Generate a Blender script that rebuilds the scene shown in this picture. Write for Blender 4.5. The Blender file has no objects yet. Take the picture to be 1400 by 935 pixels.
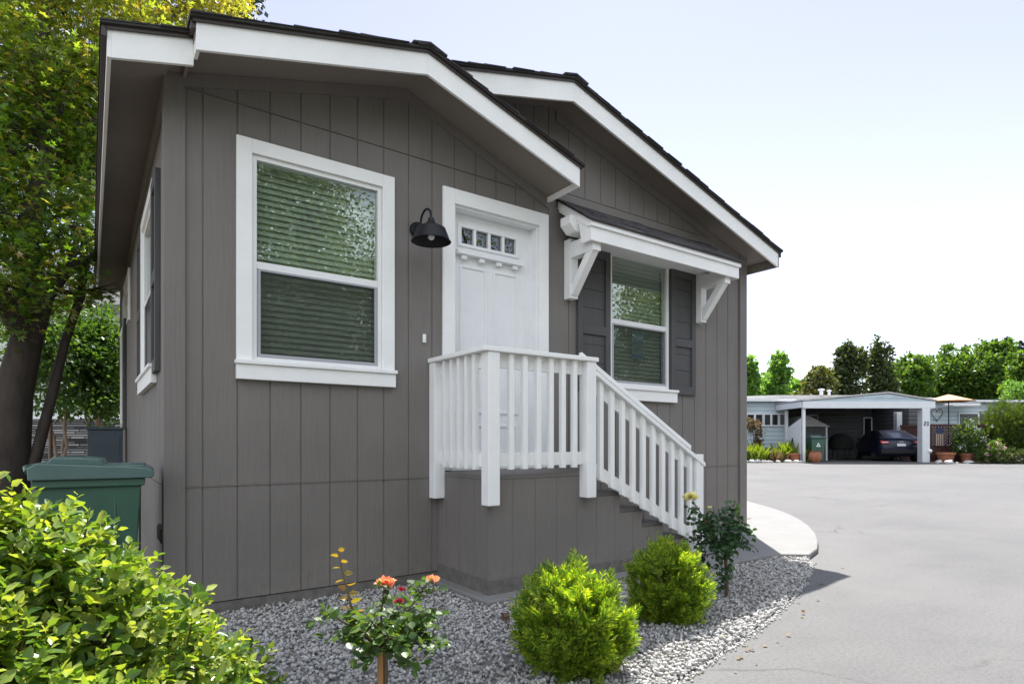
import bpy, math, random
import numpy as np
from mathutils import Matrix, Vector

random.seed(7)
RNG = np.random.default_rng(11)
scn = bpy.context.scene
COL = scn.collection
YAW = math.radians(35.325)
CU, SU = math.cos(YAW), math.sin(YAW)
CAM = (-0.378, -4.119, 1.10)
F = 815.0
FAR_Z = 0.175                                   # the street climbs gently towards the far houses

def c2w(r, f, z=0.0):                           # street frame (right, forward) -> world
    return (CAM[0] + CU*r + SU*f, CAM[1] - SU*r + CU*f, z)
def w2f(x, y):
    return (x-CAM[0])*SU + (y-CAM[1])*CU
def gz(f):                                      # ground height at forward distance f
    t = min(1.0, max(0.0, (f-9.0)/17.0)); return FAR_Z*t
def hz(py, D): return CAM[2] + (603.0-py)*D/F
def rx(px, D): return (px-700.0)/F*D

# ------------------------------------------------------------------ scene tree
def tag(o, label=None, cat=None, group=None, kind=None):
    if label: o['label'] = label
    if cat: o['category'] = cat
    if group: o['group'] = group
    if kind: o['kind'] = kind
    return o
def thing(name, label, cat, loc=(0, 0, 0), rz=0.0, group=None):
    o = bpy.data.objects.new(name, None); COL.objects.link(o)
    o.empty_display_size = 0.2
    o.location = loc; o.rotation_euler = (0, 0, rz)
    return tag(o, label, cat, group)
def far_thing(name, label, cat, r, f, z=FAR_Z, rz=0.0, group=None):
    return thing(name, label, cat, c2w(r, f, z), -YAW+rz, group)
def dup(root, loc, rz, label=None, scale=None, group=None):
    c = root.copy(); COL.objects.link(c); c.location = loc; c.rotation_euler = (0, 0, rz)
    if scale: c.scale = scale
    if label: c['label'] = label
    if group: c['group'] = group
    for ch in list(root.children):
        d = ch.copy(); COL.objects.link(d); d.parent = c
        for g in list(ch.children):
            e = g.copy(); COL.objects.link(e); e.parent = d
    return c

def link_mesh(name, me, mat, parent=None):
    o = bpy.data.objects.new(name, me); COL.objects.link(o)
    if mat is not None: me.materials.append(mat)
    if parent is not None: o.parent = parent
    return o

class MB:
    """collects shapes, links them as ONE mesh in the parent's local space"""
    def __init__(self): self.v = []; self.f = []
    def add(self, vs, fs):
        b = len(self.v); self.v += [tuple(p) for p in vs]; self.f += [tuple(b+i for i in f) for f in fs]; return self
    def box(self, x0, x1, y0, y1, z0, z1):
        return self.add([(x0,y0,z0),(x1,y0,z0),(x1,y1,z0),(x0,y1,z0),(x0,y0,z1),(x1,y0,z1),(x1,y1,z1),(x0,y1,z1)],
                        [(0,3,2,1),(4,5,6,7),(0,1,5,4),(1,2,6,5),(2,3,7,6),(3,0,4,7)])
    def bar(self, a, b, w, h, up=(0, 0, 1)):       # box along a->b, w sideways, h along up
        a = Vector(a); b = Vector(b); d = (b-a).normalized(); u = Vector(up)
        s = d.cross(u).normalized(); u = s.cross(d).normalized()
        vs = []
        for p in (a, b):
            for i, j in ((-1,-1),(1,-1),(1,1),(-1,1)): vs.append(p + s*(w/2*i) + u*(h/2*j))
        return self.add(vs, [(0,1,2,3),(7,6,5,4),(0,4,5,1),(1,5,6,2),(2,6,7,3),(3,7,4,0)])
    def prism(self, poly, axis, a, b):             # poly 2-D, extruded along axis from a to b
        n = len(poly)
        def P(p, t):
            if axis == 'y': return (p[0], t, p[1])
            if axis == 'x': return (t, p[0], p[1])
            return (p[0], p[1], t)
        vs = [P(p, a) for p in poly] + [P(p, b) for p in poly]
        fs = [tuple(range(n)), tuple(range(2*n-1, n-1, -1))]
        for i in range(n):
            j = (i+1) % n; fs.append((j, i, n+i, n+j))
        return self.add(vs, fs)
    def tube(self, pts, rad, n=8, cap=True):
        pts = [Vector(p) for p in pts]
        if not hasattr(rad, '__len__'): rad = [rad]*len(pts)
        vs = []; fs = []; prev = None
        for i, p in enumerate(pts):
            d = (pts[min(i+1, len(pts)-1)] - pts[max(i-1, 0)]).normalized()
            if prev is None:
                s = d.orthogonal().normalized()
            else:
                s = (prev - d*prev.dot(d)); s = s.normalized() if s.length > 1e-6 else d.orthogonal().normalized()
            prev = s; t = d.cross(s)
            for k in range(n):
                a = 2*math.pi*k/n; vs.append(p + (s*math.cos(a) + t*math.sin(a))*rad[i])
        for i in range(len(pts)-1):
            for k in range(n):
                k2 = (k+1) % n; fs.append((i*n+k, i*n+k2, (i+1)*n+k2, (i+1)*n+k))
        if cap:
            fs.append(tuple(range(n-1, -1, -1))); fs.append(tuple((len(pts)-1)*n+k for k in range(n)))
        return self.add(vs, fs)
    def lathe(self, prof, o=(0, 0, 0), n=28, axis='z', sx=1.0, sy=1.0):
        vs = []; fs = []
        for r, h in prof:
            for k in range(n):
                a = 2*math.pi*k/n; x, y = r*math.cos(a)*sx, r*math.sin(a)*sy
                if axis == 'z': vs.append((o[0]+x, o[1]+y, o[2]+h))
                elif axis == 'y': vs.append((o[0]+x, o[1]+h, o[2]+y))
                else: vs.append((o[0]+h, o[1]+x, o[2]+y))
        for i in range(len(prof)-1):
            for k in range(n):
                k2 = (k+1) % n; fs.append((i*n+k, i*n+k2, (i+1)*n+k2, (i+1)*n+k))
        return self.add(vs, fs)
    def build(self, name, mat, parent=None, smooth=None, bevel=0.0):
        me = bpy.data.meshes.new(name)
        me.from_pydata([tuple(p) for p in self.v], [], self.f); me.update()
        import bmesh
        bm = bmesh.new(); bm.from_mesh(me); bmesh.ops.recalc_face_normals(bm, faces=bm.faces); bm.to_mesh(me); bm.free()
        if smooth:
            me.polygons.foreach_set('use_smooth', [True]*len(me.polygons))
            me.set_sharp_from_angle(angle=math.radians(smooth))
        o = link_mesh(name, me, mat, parent)
        if bevel:
            m = o.modifiers.new('edge', 'BEVEL'); m.width = bevel; m.segments = 2; m.limit_method = 'ANGLE'; m.angle_limit = math.radians(40)
        return o

# ------------------------------------------------------------------ materials
def new_mat(name):
    m = bpy.data.materials.new(name); m.use_nodes = True
    nt = m.node_tree; b = nt.nodes['Principled BSDF']
    return m, nt, b
def N(nt, t, **kw):
    n = nt.nodes.new(t)
    for k, v in kw.items():
        if k in n.inputs: n.inputs[k].default_value = v
        else: setattr(n, k, v)
    return n
def ramp(nt, src, stops):
    r = nt.nodes.new('ShaderNodeValToRGB'); e = r.color_ramp.elements
    while len(e) > 1: e.remove(e[-1])
    e[0].position = stops[0][0]; e[0].color = (*stops[0][1], 1)
    for p, c in stops[1:]:
        q = e.new(p); q.color = (*c, 1)
    nt.links.new(src, r.inputs['Fac']); return r.outputs['Color']
def coords(nt, scale=(1, 1, 1), which='Object'):
    tc = nt.nodes.new('ShaderNodeTexCoord'); mp = nt.nodes.new('ShaderNodeMapping'); mp.inputs['Scale'].default_value = scale
    nt.links.new(tc.outputs[which], mp.inputs['Vector']); return mp.outputs['Vector']
def noise(nt, vec, scale, detail=4, rough=0.55):
    n = N(nt, 'ShaderNodeTexNoise', Scale=scale, Detail=detail, Roughness=rough)
    nt.links.new(vec, n.inputs['Vector']); return n.outputs['Fac']
def bump(nt, b, h, strength, dist, prev=None):
    n = N(nt, 'ShaderNodeBump', Strength=strength, Distance=dist)
    nt.links.new(h, n.inputs['Height'])
    if prev is not None: nt.links.new(prev, n.inputs['Normal'])
    if b is not None: nt.links.new(n.outputs['Normal'], b.inputs['Normal'])
    return n.outputs['Normal']
def dark(c, k): return tuple(x*k for x in c)
def M(name, col, rough=0.6, var=0.12, vs=6.0, bs=0.0, bscale=60.0, metal=0.0, spec=0.5, stretch=(1, 1, 1), coat=0.0):
    m, nt, b = new_mat(name)
    v = coords(nt, stretch)
    nt.links.new(ramp(nt, noise(nt, v, vs, 6), [(0.25, dark(col, 1-var)), (0.75, dark(col, 1+var))]), b.inputs['Base Color'])
    b.inputs['Roughness'].default_value = rough; b.inputs['Metallic'].default_value = metal
    b.inputs['Specular IOR Level'].default_value = spec
    b.inputs['Coat Weight'].default_value = coat
    if bs: bump(nt, b, noise(nt, v, bscale, 5), bs, 0.004)
    return m

def mat_siding(name, col):
    m, nt, b = new_mat(name)
    g1 = coords(nt, (55, 55, 3.2)); g2 = coords(nt, (1, 1, 1))
    grain = noise(nt, g1, 1.0, 6, 0.65); swirl = N(nt, 'ShaderNodeTexWave', Scale=9.0, Distortion=14.0, Detail=3.0)
    swirl.bands_direction = 'X'; nt.links.new(coords(nt, (1.1, 1.1, .16)), swirl.inputs['Vector'])
    peel = noise(nt, g2, 260, 3)
    patch = noise(nt, g2, 1.6, 5)
    gm = nt.nodes.new('ShaderNodeMixRGB'); gm.blend_type = 'MULTIPLY'; gm.inputs['Fac'].default_value = 1
    nt.links.new(ramp(nt, patch, [(0.3, dark(col, .92)), (0.7, dark(col, 1.08))]), gm.inputs['Color1'])
    nt.links.new(ramp(nt, grain, [(0.3, (.93, .93, .93)), (0.5, (1, 1, 1)), (0.75, (1.05, 1.05, 1.05))]), gm.inputs['Color2'])
    tc = nt.nodes.new('ShaderNodeTexCoord'); sp = nt.nodes.new('ShaderNodeSeparateXYZ'); nt.links.new(tc.outputs['Object'], sp.inputs[0])
    mr = N(nt, 'ShaderNodeMapRange'); mr.inputs['From Min'].default_value = .06; mr.inputs['From Max'].default_value = .42; mr.inputs['To Min'].default_value = 1; mr.inputs['To Max'].default_value = 0
    nt.links.new(sp.outputs['Z'], mr.inputs['Value'])
    sn = ramp(nt, noise(nt, coords(nt, (1, 1, 1)), 14, 8, .75), [(.38, (0, 0, 0)), (.75, (.75, .75, .75))])
    mu = N(nt, 'ShaderNodeMath', operation='MULTIPLY'); nt.links.new(mr.outputs['Result'], mu.inputs[0]); nt.links.new(sn, mu.inputs[1])
    dm = nt.nodes.new('ShaderNodeMixRGB'); nt.links.new(mu.outputs[0], dm.inputs['Fac']); nt.links.new(gm.outputs['Color'], dm.inputs['Color1']); dm.inputs['Color2'].default_value = (.27, .25, .225, 1)
    nt.links.new(dm.outputs['Color'], b.inputs['Base Color'])
    b.inputs['Roughness'].default_value = 0.62; b.inputs['Specular IOR Level'].default_value = 0.35
    n1 = bump(nt, None, grain, 0.42, 0.0050)
    n2 = bump(nt, None, swirl.outputs['Fac'], 0.2, 0.0026, n1)
    bump(nt, b, peel, 0.35, 0.0016, n2)
    return m

def mat_white(name, col=(0.86, 0.86, 0.85), grain=True, rough=0.45):
    m, nt, b = new_mat(name)
    v = coords(nt, (1, 1, 1))
    dirt = noise(nt, v, 3.5, 8, .7); fleck = noise(nt, v, 38, 3)
    base = ramp(nt, dirt, [(0.3, dark(col, .93)), (0.62, col)])
    sp = ramp(nt, fleck, [(0.22, (.80, .78, .74)), (0.30, (1, 1, 1))])
    mx = nt.nodes.new('ShaderNodeMixRGB'); mx.blend_type = 'MULTIPLY'; mx.inputs['Fac'].default_value = .5
    nt.links.new(base, mx.inputs['Color1']); nt.links.new(sp, mx.inputs['Color2'])
    nt.links.new(mx.outputs['Color'], b.inputs['Base Color'])
    b.inputs['Roughness'].default_value = rough
    if grain: bump(nt, b, noise(nt, coords(nt, (14, 14, 14)), 3.0, 6, .7), 0.16, 0.003)
    return m

def mat_leaf(name, cols, trans=0.42, tcol=None, rough=0.45, hi=None):
    """leaf colour differs from leaf to leaf; hi=(z0,z1,colour): a second colour mixed in higher up"""
    m, nt, b = new_mat(name)
    g = nt.nodes.new('ShaderNodeNewGeometry')
    n = len(cols)
    c = ramp(nt, g.outputs['Random Per Island'], [(i/(n-1) if n > 1 else 0, k) for i, k in enumerate(cols)])
    if hi:
        tc = nt.nodes.new('ShaderNodeTexCoord'); sep = nt.nodes.new('ShaderNodeSeparateXYZ')
        nt.links.new(tc.outputs['Object'], sep.inputs[0])
        mr = N(nt, 'ShaderNodeMapRange'); mr.inputs['From Min'].default_value = hi[0]; mr.inputs['From Max'].default_value = hi[1]
        nt.links.new(sep.outputs['Z'], mr.inputs['Value'])
        ns = noise(nt, coords(nt), 1.3, 3)
        mu = N(nt, 'ShaderNodeMath', operation='MULTIPLY'); nt.links.new(mr.outputs['Result'], mu.inputs[0]); nt.links.new(ns, mu.inputs[1])
        mx = nt.nodes.new('ShaderNodeMixRGB'); nt.links.new(mu.outputs[0], mx.inputs['Fac']); nt.links.new(c, mx.inputs['Color1'])
        mx.inputs['Color2'].default_value = (*hi[2], 1); c = mx.outputs['Color']
    nt.links.new(c, b.inputs['Base Color']); b.inputs['Roughness'].default_value = rough
    b.inputs['Specular IOR Level'].default_value = 0.4
    t = nt.nodes.new('ShaderNodeBsdfTranslucent')
    mx = nt.nodes.new('ShaderNodeMixRGB'); mx.blend_type = 'MULTIPLY'; mx.inputs['Fac'].default_value = 1
    nt.links.new(c, mx.inputs['Color1']); mx.inputs['Color2'].default_value = (*(tcol or (2.0, 1.9, .7)), 1)
    nt.links.new(mx.outputs['Color'], t.inputs['Color'])
    ms = nt.nodes.new('ShaderNodeMixShader'); ms.inputs['Fac'].default_value = trans
    nt.links.new(b.outputs[0], ms.inputs[1]); nt.links.new(t.outputs[0], ms.inputs[2])
    nt.links.new(ms.outputs[0], nt.nodes['Material Output'].inputs['Surface'])
    return m

def mat_glass(name, tint=(.80, .86, .82), refl=0.10):
    m, nt, b = new_mat(name); nt.nodes.remove(b)
    lw = nt.nodes.new('ShaderNodeLayerWeight'); lw.inputs['Blend'].default_value = .5
    p = N(nt, 'ShaderNodeMath', operation='POWER'); nt.links.new(lw.outputs['Facing'], p.inputs[0]); p.inputs[1].default_value = 4.5
    a = N(nt, 'ShaderNodeMath', operation='MULTIPLY_ADD'); nt.links.new(p.outputs[0], a.inputs[0]); a.inputs[1].default_value = .85; a.inputs[2].default_value = refl
    tr = nt.nodes.new('ShaderNodeBsdfTransparent'); tr.inputs['Color'].default_value = (*tint, 1)
    gl = nt.nodes.new('ShaderNodeBsdfGlossy'); gl.inputs['Roughness'].default_value = 0.0; gl.inputs['Color'].default_value = (.95, 1, .97, 1)
    wob = N(nt, 'ShaderNodeBump', Strength=.025, Distance=.01)
    nt.links.new(noise(nt, coords(nt), 3.0, 1), wob.inputs['Height']); nt.links.new(wob.outputs['Normal'], gl.inputs['Normal'])
    ms = nt.nodes.new('ShaderNodeMixShader'); nt.links.new(a.outputs[0], ms.inputs[0]); nt.links.new(tr.outputs[0], ms.inputs[1]); nt.links.new(gl.outputs[0], ms.inputs[2])
    nt.links.new(ms.outputs[0], nt.nodes['Material Output'].inputs['Surface'])
    return m
def mat_screen(name):
    m, nt, b = new_mat(name)
    b.inputs['Base Color'].default_value = (.03, .032, .035, 1); b.inputs['Roughness'].default_value = .7
    tr = nt.nodes.new('ShaderNodeBsdfTransparent'); ms = nt.nodes.new('ShaderNodeMixShader'); ms.inputs[0].default_value = .22
    nt.links.new(tr.outputs[0], ms.inputs[1]); nt.links.new(b.outputs[0], ms.inputs[2])
    nt.links.new(ms.outputs[0], nt.nodes['Material Output'].inputs['Surface'])
    return m

def mat_asphalt():
    m, nt, b = new_mat('asphalt')
    v = coords(nt)
    big = noise(nt, v, 0.28, 6, .6); mid = noise(nt, v, 2.6, 6, .65); fine = noise(nt, v, 190, 3, .6)
    streak = noise(nt, coords(nt, (.35, 2.2, 1)), 1.1, 5, .6)
    c = ramp(nt, big, [(0.3, (.108, .107, .107)), (0.5, (.121, .120, .119)), (0.72, (.138, .136, .133))])
    def mul(c, fac_sock, stops, k):
        r = ramp(nt, fac_sock, stops); mx = nt.nodes.new('ShaderNodeMixRGB'); mx.blend_type = 'MULTIPLY'; mx.inputs['Fac'].default_value = k
        nt.links.new(c, mx.inputs['Color1']); nt.links.new(r, mx.inputs['Color2']); return mx.outputs['Color']
    c = mul(c, mid, [(.3, (.92, .92, .925)), (.5, (1, 1, 1)), (.75, (1.04, 1.035, 1.03))], .9)
    c = mul(c, streak, [(.3, (.94, .94, .945)), (.6, (1.02, 1.02, 1.015))], .8)
    c = mul(c, fine, [(.33, (.55, .55, .55)), (.52, (1, 1, 1)), (.7, (1.3, 1.3, 1.28))], .85)
    # hairline cracks and a few dark stains
    wv = nt.nodes.new('ShaderNodeTexVoronoi'); wv.feature = 'DISTANCE_TO_EDGE'; wv.inputs['Scale'].default_value = .22
    dn = N(nt, 'ShaderNodeTexNoise', Scale=1.2, Detail=6.0); nt.links.new(v, dn.inputs['Vector'])
    av = nt.nodes.new('ShaderNodeMixRGB'); av.blend_type = 'ADD'; av.inputs['Fac'].default_value = .8
    nt.links.new(v, av.inputs['Color1']); nt.links.new(dn.outputs['Color'], av.inputs['Color2']); nt.links.new(av.outputs['Color'], wv.inputs['Vector'])
    crack = ramp(nt, wv.outputs['Distance'], [(0, (.45, .45, .45)), (.0035, (1, 1, 1))])
    ck = nt.nodes.new('ShaderNodeMixRGB'); ck.blend_type = 'MULTIPLY'
    mask = ramp(nt, noise(nt, v, .5, 3), [(.46, (0, 0, 0)), (.62, (.85, .85, .85))]); nt.links.new(mask, ck.inputs['Fac'])
    nt.links.new(c, ck.inputs['Color1']); nt.links.new(crack, ck.inputs['Color2']); c = ck.outputs['Color']
    c = mul(c, noise(nt, v, 1.7, 2), [(.20, (.70, .70, .72)), (.25, (1, 1, 1))], .6)
    c = mul(c, noise(nt, v, 45, 4, .7), [(.32, (.78, .78, .78)), (.5, (1, 1, 1)), (.7, (1.14, 1.14, 1.13))], .9)
    c = mul(c, noise(nt, v, .55, 5, .7), [(.30, (.92, .92, .925)), (.48, (1, 1, 1)), (.72, (1.03, 1.03, 1.02))], .9)
    nt.links.new(c, b.inputs['Base Color'])
    b.inputs['Roughness'].default_value = .82; b.inputs['Specular IOR Level'].default_value = .35
    n1 = bump(nt, None, fine, .5, .004); bump(nt, b, mid, .25, .02, n1)
    return m

def mat_concrete(name, col):
    m, nt, b = new_mat(name); v = coords(nt)
    c = ramp(nt, noise(nt, v, 2.2, 8, .7), [(.3, dark(col, .86)), (.7, dark(col, 1.08))])
    f = ramp(nt, noise(nt, v, 120, 3), [(.35, (.8, .8, .8)), (.55, (1, 1, 1))])
    mx = nt.nodes.new('ShaderNodeMixRGB'); mx.blend_type = 'MULTIPLY'; mx.inputs['Fac'].default_value = .7
    nt.links.new(c, mx.inputs['Color1']); nt.links.new(f, mx.inputs['Color2']); nt.links.new(mx.outputs['Color'], b.inputs['Base Color'])
    b.inputs['Roughness'].default_value = .85; bump(nt, b, noise(nt, v, 150, 4), .25, .003)
    return m
def mat_island(name, cols, rough=.8, bs=.3, bscale=70):
    m, nt, b = new_mat(name); g = nt.nodes.new('ShaderNodeNewGeometry')
    c = ramp(nt, g.outputs['Random Per Island'], [(i/(len(cols)-1), k) for i, k in enumerate(cols)])
    sp = ramp(nt, noise(nt, coords(nt), 90, 4), [(.3, (.72, .72, .74)), (.6, (1.05, 1.05, 1.03))])
    mx = nt.nodes.new('ShaderNodeMixRGB'); mx.blend_type = 'MULTIPLY'; mx.inputs['Fac'].default_value = .9
    nt.links.new(c, mx.inputs['Color1']); nt.links.new(sp, mx.inputs['Color2']); nt.links.new(mx.outputs['Color'], b.inputs['Base Color'])
    b.inputs['Roughness'].default_value = rough; bump(nt, b, noise(nt, coords(nt), bscale, 4), bs, .004)
    return m
def mat_bricky(name, c1, c2, mortar, bw, bh, ms=.004, rough=.85):
    m, nt, b = new_mat(name)
    tc = nt.nodes.new('ShaderNodeTexCoord'); sep = nt.nodes.new('ShaderNodeSeparateXYZ'); cb = nt.nodes.new('ShaderNodeCombineXYZ')
    nt.links.new(tc.outputs['Object'], sep.inputs[0]); nt.links.new(sep.outputs['X'], cb.inputs['X']); nt.links.new(sep.outputs['Z'], cb.inputs['Y'])
    t = nt.nodes.new('ShaderNodeTexBrick'); nt.links.new(cb.outputs[0], t.inputs['Vector'])
    t.inputs['Color1'].default_value = (*c1, 1); t.inputs['Color2'].default_value = (*c2, 1); t.inputs['Mortar'].default_value = (*mortar, 1)
    t.inputs['Scale'].default_value = 1; t.inputs['Brick Width'].default_value = bw; t.inputs['Row Height'].default_value = bh; t.inputs['Mortar Size'].default_value = ms
    t.offset = .37; t.squash = .6; t.squash_frequency = 3
    nt.links.new(t.outputs['Color'], b.inputs['Base Color']); b.inputs['Roughness'].default_value = rough
    return m
def mat_lap(name, col, pitch):                    # horizontal lap siding, courses in the bump
    m, nt, b = new_mat(name)
    tc = nt.nodes.new('ShaderNodeTexCoord'); sep = nt.nodes.new('ShaderNodeSeparateXYZ'); nt.links.new(tc.outputs['Object'], sep.inputs[0])
    d = N(nt, 'ShaderNodeMath', operation='DIVIDE'); nt.links.new(sep.outputs['Z'], d.inputs[0]); d.inputs[1].default_value = pitch
    fr = N(nt, 'ShaderNodeMath', operation='FRACT'); nt.links.new(d.outputs[0], fr.inputs[0])
    nt.links.new(ramp(nt, noise(nt, coords(nt), 1.5, 5), [(.3, dark(col, .9)), (.7, dark(col, 1.1))]), b.inputs['Base Color'])
    bump(nt, b, ramp(nt, fr.outputs[0], [(0, (1, 1, 1)), (.9, (.0, .0, .0)), (1, (1, 1, 1))]), .8, .03)
    b.inputs['Roughness'].default_value = .6
    return m

SID = (0.176, 0.161, 0.149)
MT = dict(
    carglass=M('tinted_car_glass', (.006, .007, .009), .3, .05, spec=.12),
    siding=mat_siding('grey_siding', SID), plinth=mat_siding('plinth_paint', (0.118, 0.110, 0.104)),
    soffit=mat_siding('soffit_paint', (0.225, 0.196, 0.175)), shutter=mat_siding('shutter_paint', (0.076, 0.075, 0.076)),
    white=mat_white('white_trim'), vinyl=mat_white('white_vinyl', (.82, .82, .82), False, .35), door=mat_white('door_paint', (.84, .85, .86), False, .4),
    drip=M('brown_drip_edge', (.035, .024, .020), .45, .2), shingle=mat_island('dark_shingle', [(.028, .027, .030), (.045, .042, .044), (.06, .055, .055)], .9, .6, 160),
    glass=mat_glass('window_glass', (.84, .89, .85), .135), litglass=mat_glass('door_glass', (.35, .38, .36), .2), screen=mat_screen('insect_screen'),
    screenframe=M('screen_frame', (.36, .37, .40), .4, .05), blind=M('blind_slat', (.60, .62, .56), .5, .05, spec=.3),
    black=M('black_metal', (.007, .008, .011), .5, .2, 30, .05, spec=.3), bulb=M('bulb_glass', (.8, .8, .78), .2, .02),
    asphalt=mat_asphalt(), concrete=mat_concrete('concrete', (.205, .202, .195)), gravelbed=mat_concrete('gravel_bed', (.17, .165, .16)),
    stone=mat_island('white_gravel', [(.21, .208, .21), (.33, .327, .32), (.42, .415, .405), (.53, .52, .50), (.28, .272, .262), (.48, .466, .44)]),
    soil=M('soil', (.13, .105, .08), .95, .4, 5, .5), lawn=M('dry_ground', (.10, .11, .05), .95, .3, 1.2, .4),
    bark=M('bark', (.055, .045, .038), .9, .5, 9, 1.0, 14, stretch=(1, 1, .3)), paletrunk=M('pale_bark', (.24, .18, .13), .85, .3, 9, .4, 40, stretch=(1, 1, .3)),
    bin=M('green_plastic', (.045, .105, .074), .42, .15, 4, .08, 220), binlid=M('green_lid_plastic', (.075, .130, .122), .36, .15, 4, .08, 220),
    stem=M('rose_cane', (.10, .075, .035), .6, .4, 12), stake=M('wooden_stake', (.42, .22, .10), .8, .25, 30, .3, 60, stretch=(1, 1, .1)),
    twig=M('twig', (.10, .065, .04), .85, .3, 20),
    cabinet=M('blue_grey_steel', (.055, .080, .100), .5, .15, 3),
    nbwall=mat_lap('sage_lap_siding', (.46, .50, .45), .2), nbstone=mat_bricky('stacked_stone', (.34, .33, .32), (.008, .008, .009), (.004, .004, .004), .55, .055, .012),
    fblue=mat_lap('blue_lap_siding', (.37, .45, .49), .2), fgrey=mat_lap('shaded_siding', (.060, .063, .066), .2), fwhite=mat_white('far_white', (.62, .64, .66), False),  # fgrey siding is toned dark to carry the shade under the carport
    fdark=M('dark_glass', (.015, .018, .022), .15, .1, spec=.25), fglass=mat_glass('far_glass', (.5, .55, .55), .12), froof=M('gravel_roof', (.42, .41, .40), .9, .2, 8, .3),
    redwood=M('dark_red_fence', (.055, .016, .014), .7, .3, 8), terracotta=M('terracotta', (.30, .115, .06), .8, .25, 8, .2),
    brownpot=M('brown_pot', (.12, .07, .045), .75, .3, 8, .2),
    tan=M('tan_canvas', (.56, .31, .17), .85, .08, 8), curtain=M('curtain', (.55, .52, .42), .9, .2, 14, stretch=(6, 6, .3)),
    car=M('navy_car_paint', (.005, .010, .030), .38, .05, 3, coat=.3, spec=.3), rubber=M('tyre_rubber', (.015, .015, .015), .85, .2, 30), alloy=M('alloy_wheel', (.55, .56, .58), .3, .05, metal=1),
    tail=M('tail_lens', (.45, .02, .03), .12, .1, coat=.6), plate=M('plate_white', (.72, .74, .76), .4, .05), chrome=M('chrome', (.75, .76, .78), .12, .02, metal=1),
    flagblue=M('flag_blue', (.020, .030, .075), .7, .1), flagred=M('flag_red', (.10, .03, .03), .7, .1), flagcream=M('flag_cream', (.40, .34, .28), .7, .1),
    sticker=M('paper_label', (.30, .40, .43), .6, .06), stickerblue=M('label_blue', (.05, .16, .24), .6, .05), ink=M('ink_grey', (.07, .09, .10), .6, .05),
    petal_o=mat_leaf('orange_petal', [(.82, .30, .14), (.88, .38, .20), (.85, .46, .28)], .4, (1.2, 1.0, .9)), petal_r=mat_leaf('dark_red_petal', [(.22, .03, .05), (.35, .05, .06)], .3, (1.3, .8, .8)),
    petal_y=mat_leaf('yellow_petal', [(.80, .74, .32), (.86, .82, .48)], .35, (1.1, 1.05, .8)), petal_p=mat_leaf('pink_petal', [(.55, .25, .33), (.7, .45, .5), (.65, .62, .5)], .3, (1.1, 1, 1)),
    hedge=mat_leaf('hedge_leaf', [(.050, .105, .026), (.095, .175, .032), (.17, .255, .045), (.28, .35, .065), (.37, .41, .13)], .33, (2.0, 2.0, .5), .30),
    maple=mat_leaf('maple_leaf', [(.040, .085, .018), (.062, .125, .022), (.088, .155, .028), (.12, .18, .035), (.20, .15, .05)], .60, (2.7, 2.6, .7), .4, (4.4, 9.5, (.32, .22, .08))),
    myrtle=mat_leaf('myrtle_leaf', [(.03, .075, .018), (.05, .11, .025), (.07, .14, .03)], .42, (2.2, 2.0, .6)),
    thuja=mat_leaf('thuja_spray', [(.045, .105, .016), (.085, .17, .020), (.15, .25, .028), (.27, .36, .035), (.40, .43, .06)], .46, (1.9, 1.9, .45), .6),
    rose=mat_leaf('rose_leaf', [(.028, .065, .020), (.050, .105, .028), (.10, .16, .035)], .38, (2.3, 2.1, .6), .42),
    rosenew=mat_leaf('rose_new_leaf', [(.22, .18, .03), (.26, .13, .04), (.20, .22, .04)], .45, (1.9, 1.6, .5), .3),
    rosedark=mat_leaf('rose_dark_leaf', [(.024, .060, .028), (.040, .088, .040), (.065, .12, .05)], .3, (2.0, 1.9, .7), .3),
    tlight=mat_leaf('light_leaf', [(.08, .16, .04), (.11, .22, .055), (.15, .26, .07)], .5, (2.2, 2.1, .8)),
    tbright=mat_leaf('bright_leaf', [(.045, .095, .018), (.070, .135, .024), (.105, .175, .036)], .45, (2.0, 1.95, .6)),
    tolive=mat_leaf('olive_leaf', [(.05, .07, .025), (.08, .10, .03), (.18, .17, .06)], .4, (2.0, 1.8, .6)),
    tdark=mat_leaf('dark_leaf', [(.025, .046, .020), (.042, .068, .026), (.10, .11, .045)], .35, (1.9, 1.8, .6)),
    tstreet=mat_leaf('street_leaf', [(.085, .13, .05), (.12, .17, .07), (.17, .21, .10), (.22, .24, .14)], .38, (1.6, 1.6, .8), .32),
    tcypress=mat_leaf('cypress_spray', [(.028, .062, .014), (.042, .085, .016), (.060, .10, .018), (.15, .19, .03)], .35, (1.8, 1.7, .5), .6),
    conifer=mat_leaf('conifer_needles', [(.02, .04, .03), (.035, .06, .045)], .2, (1.5, 1.5, 1)),
    grassy=mat_leaf('yellow_green_blade', [(.10, .17, .02), (.16, .24, .03), (.22, .26, .04)], .4, (1.8, 1.7, .4)),
    vine=mat_leaf('rosy_vine_leaf', [(.10, .07, .04), (.16, .10, .06), (.07, .09, .03), (.25, .15, .12)], .35, (1.8, 1.5, .9)),
)

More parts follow.
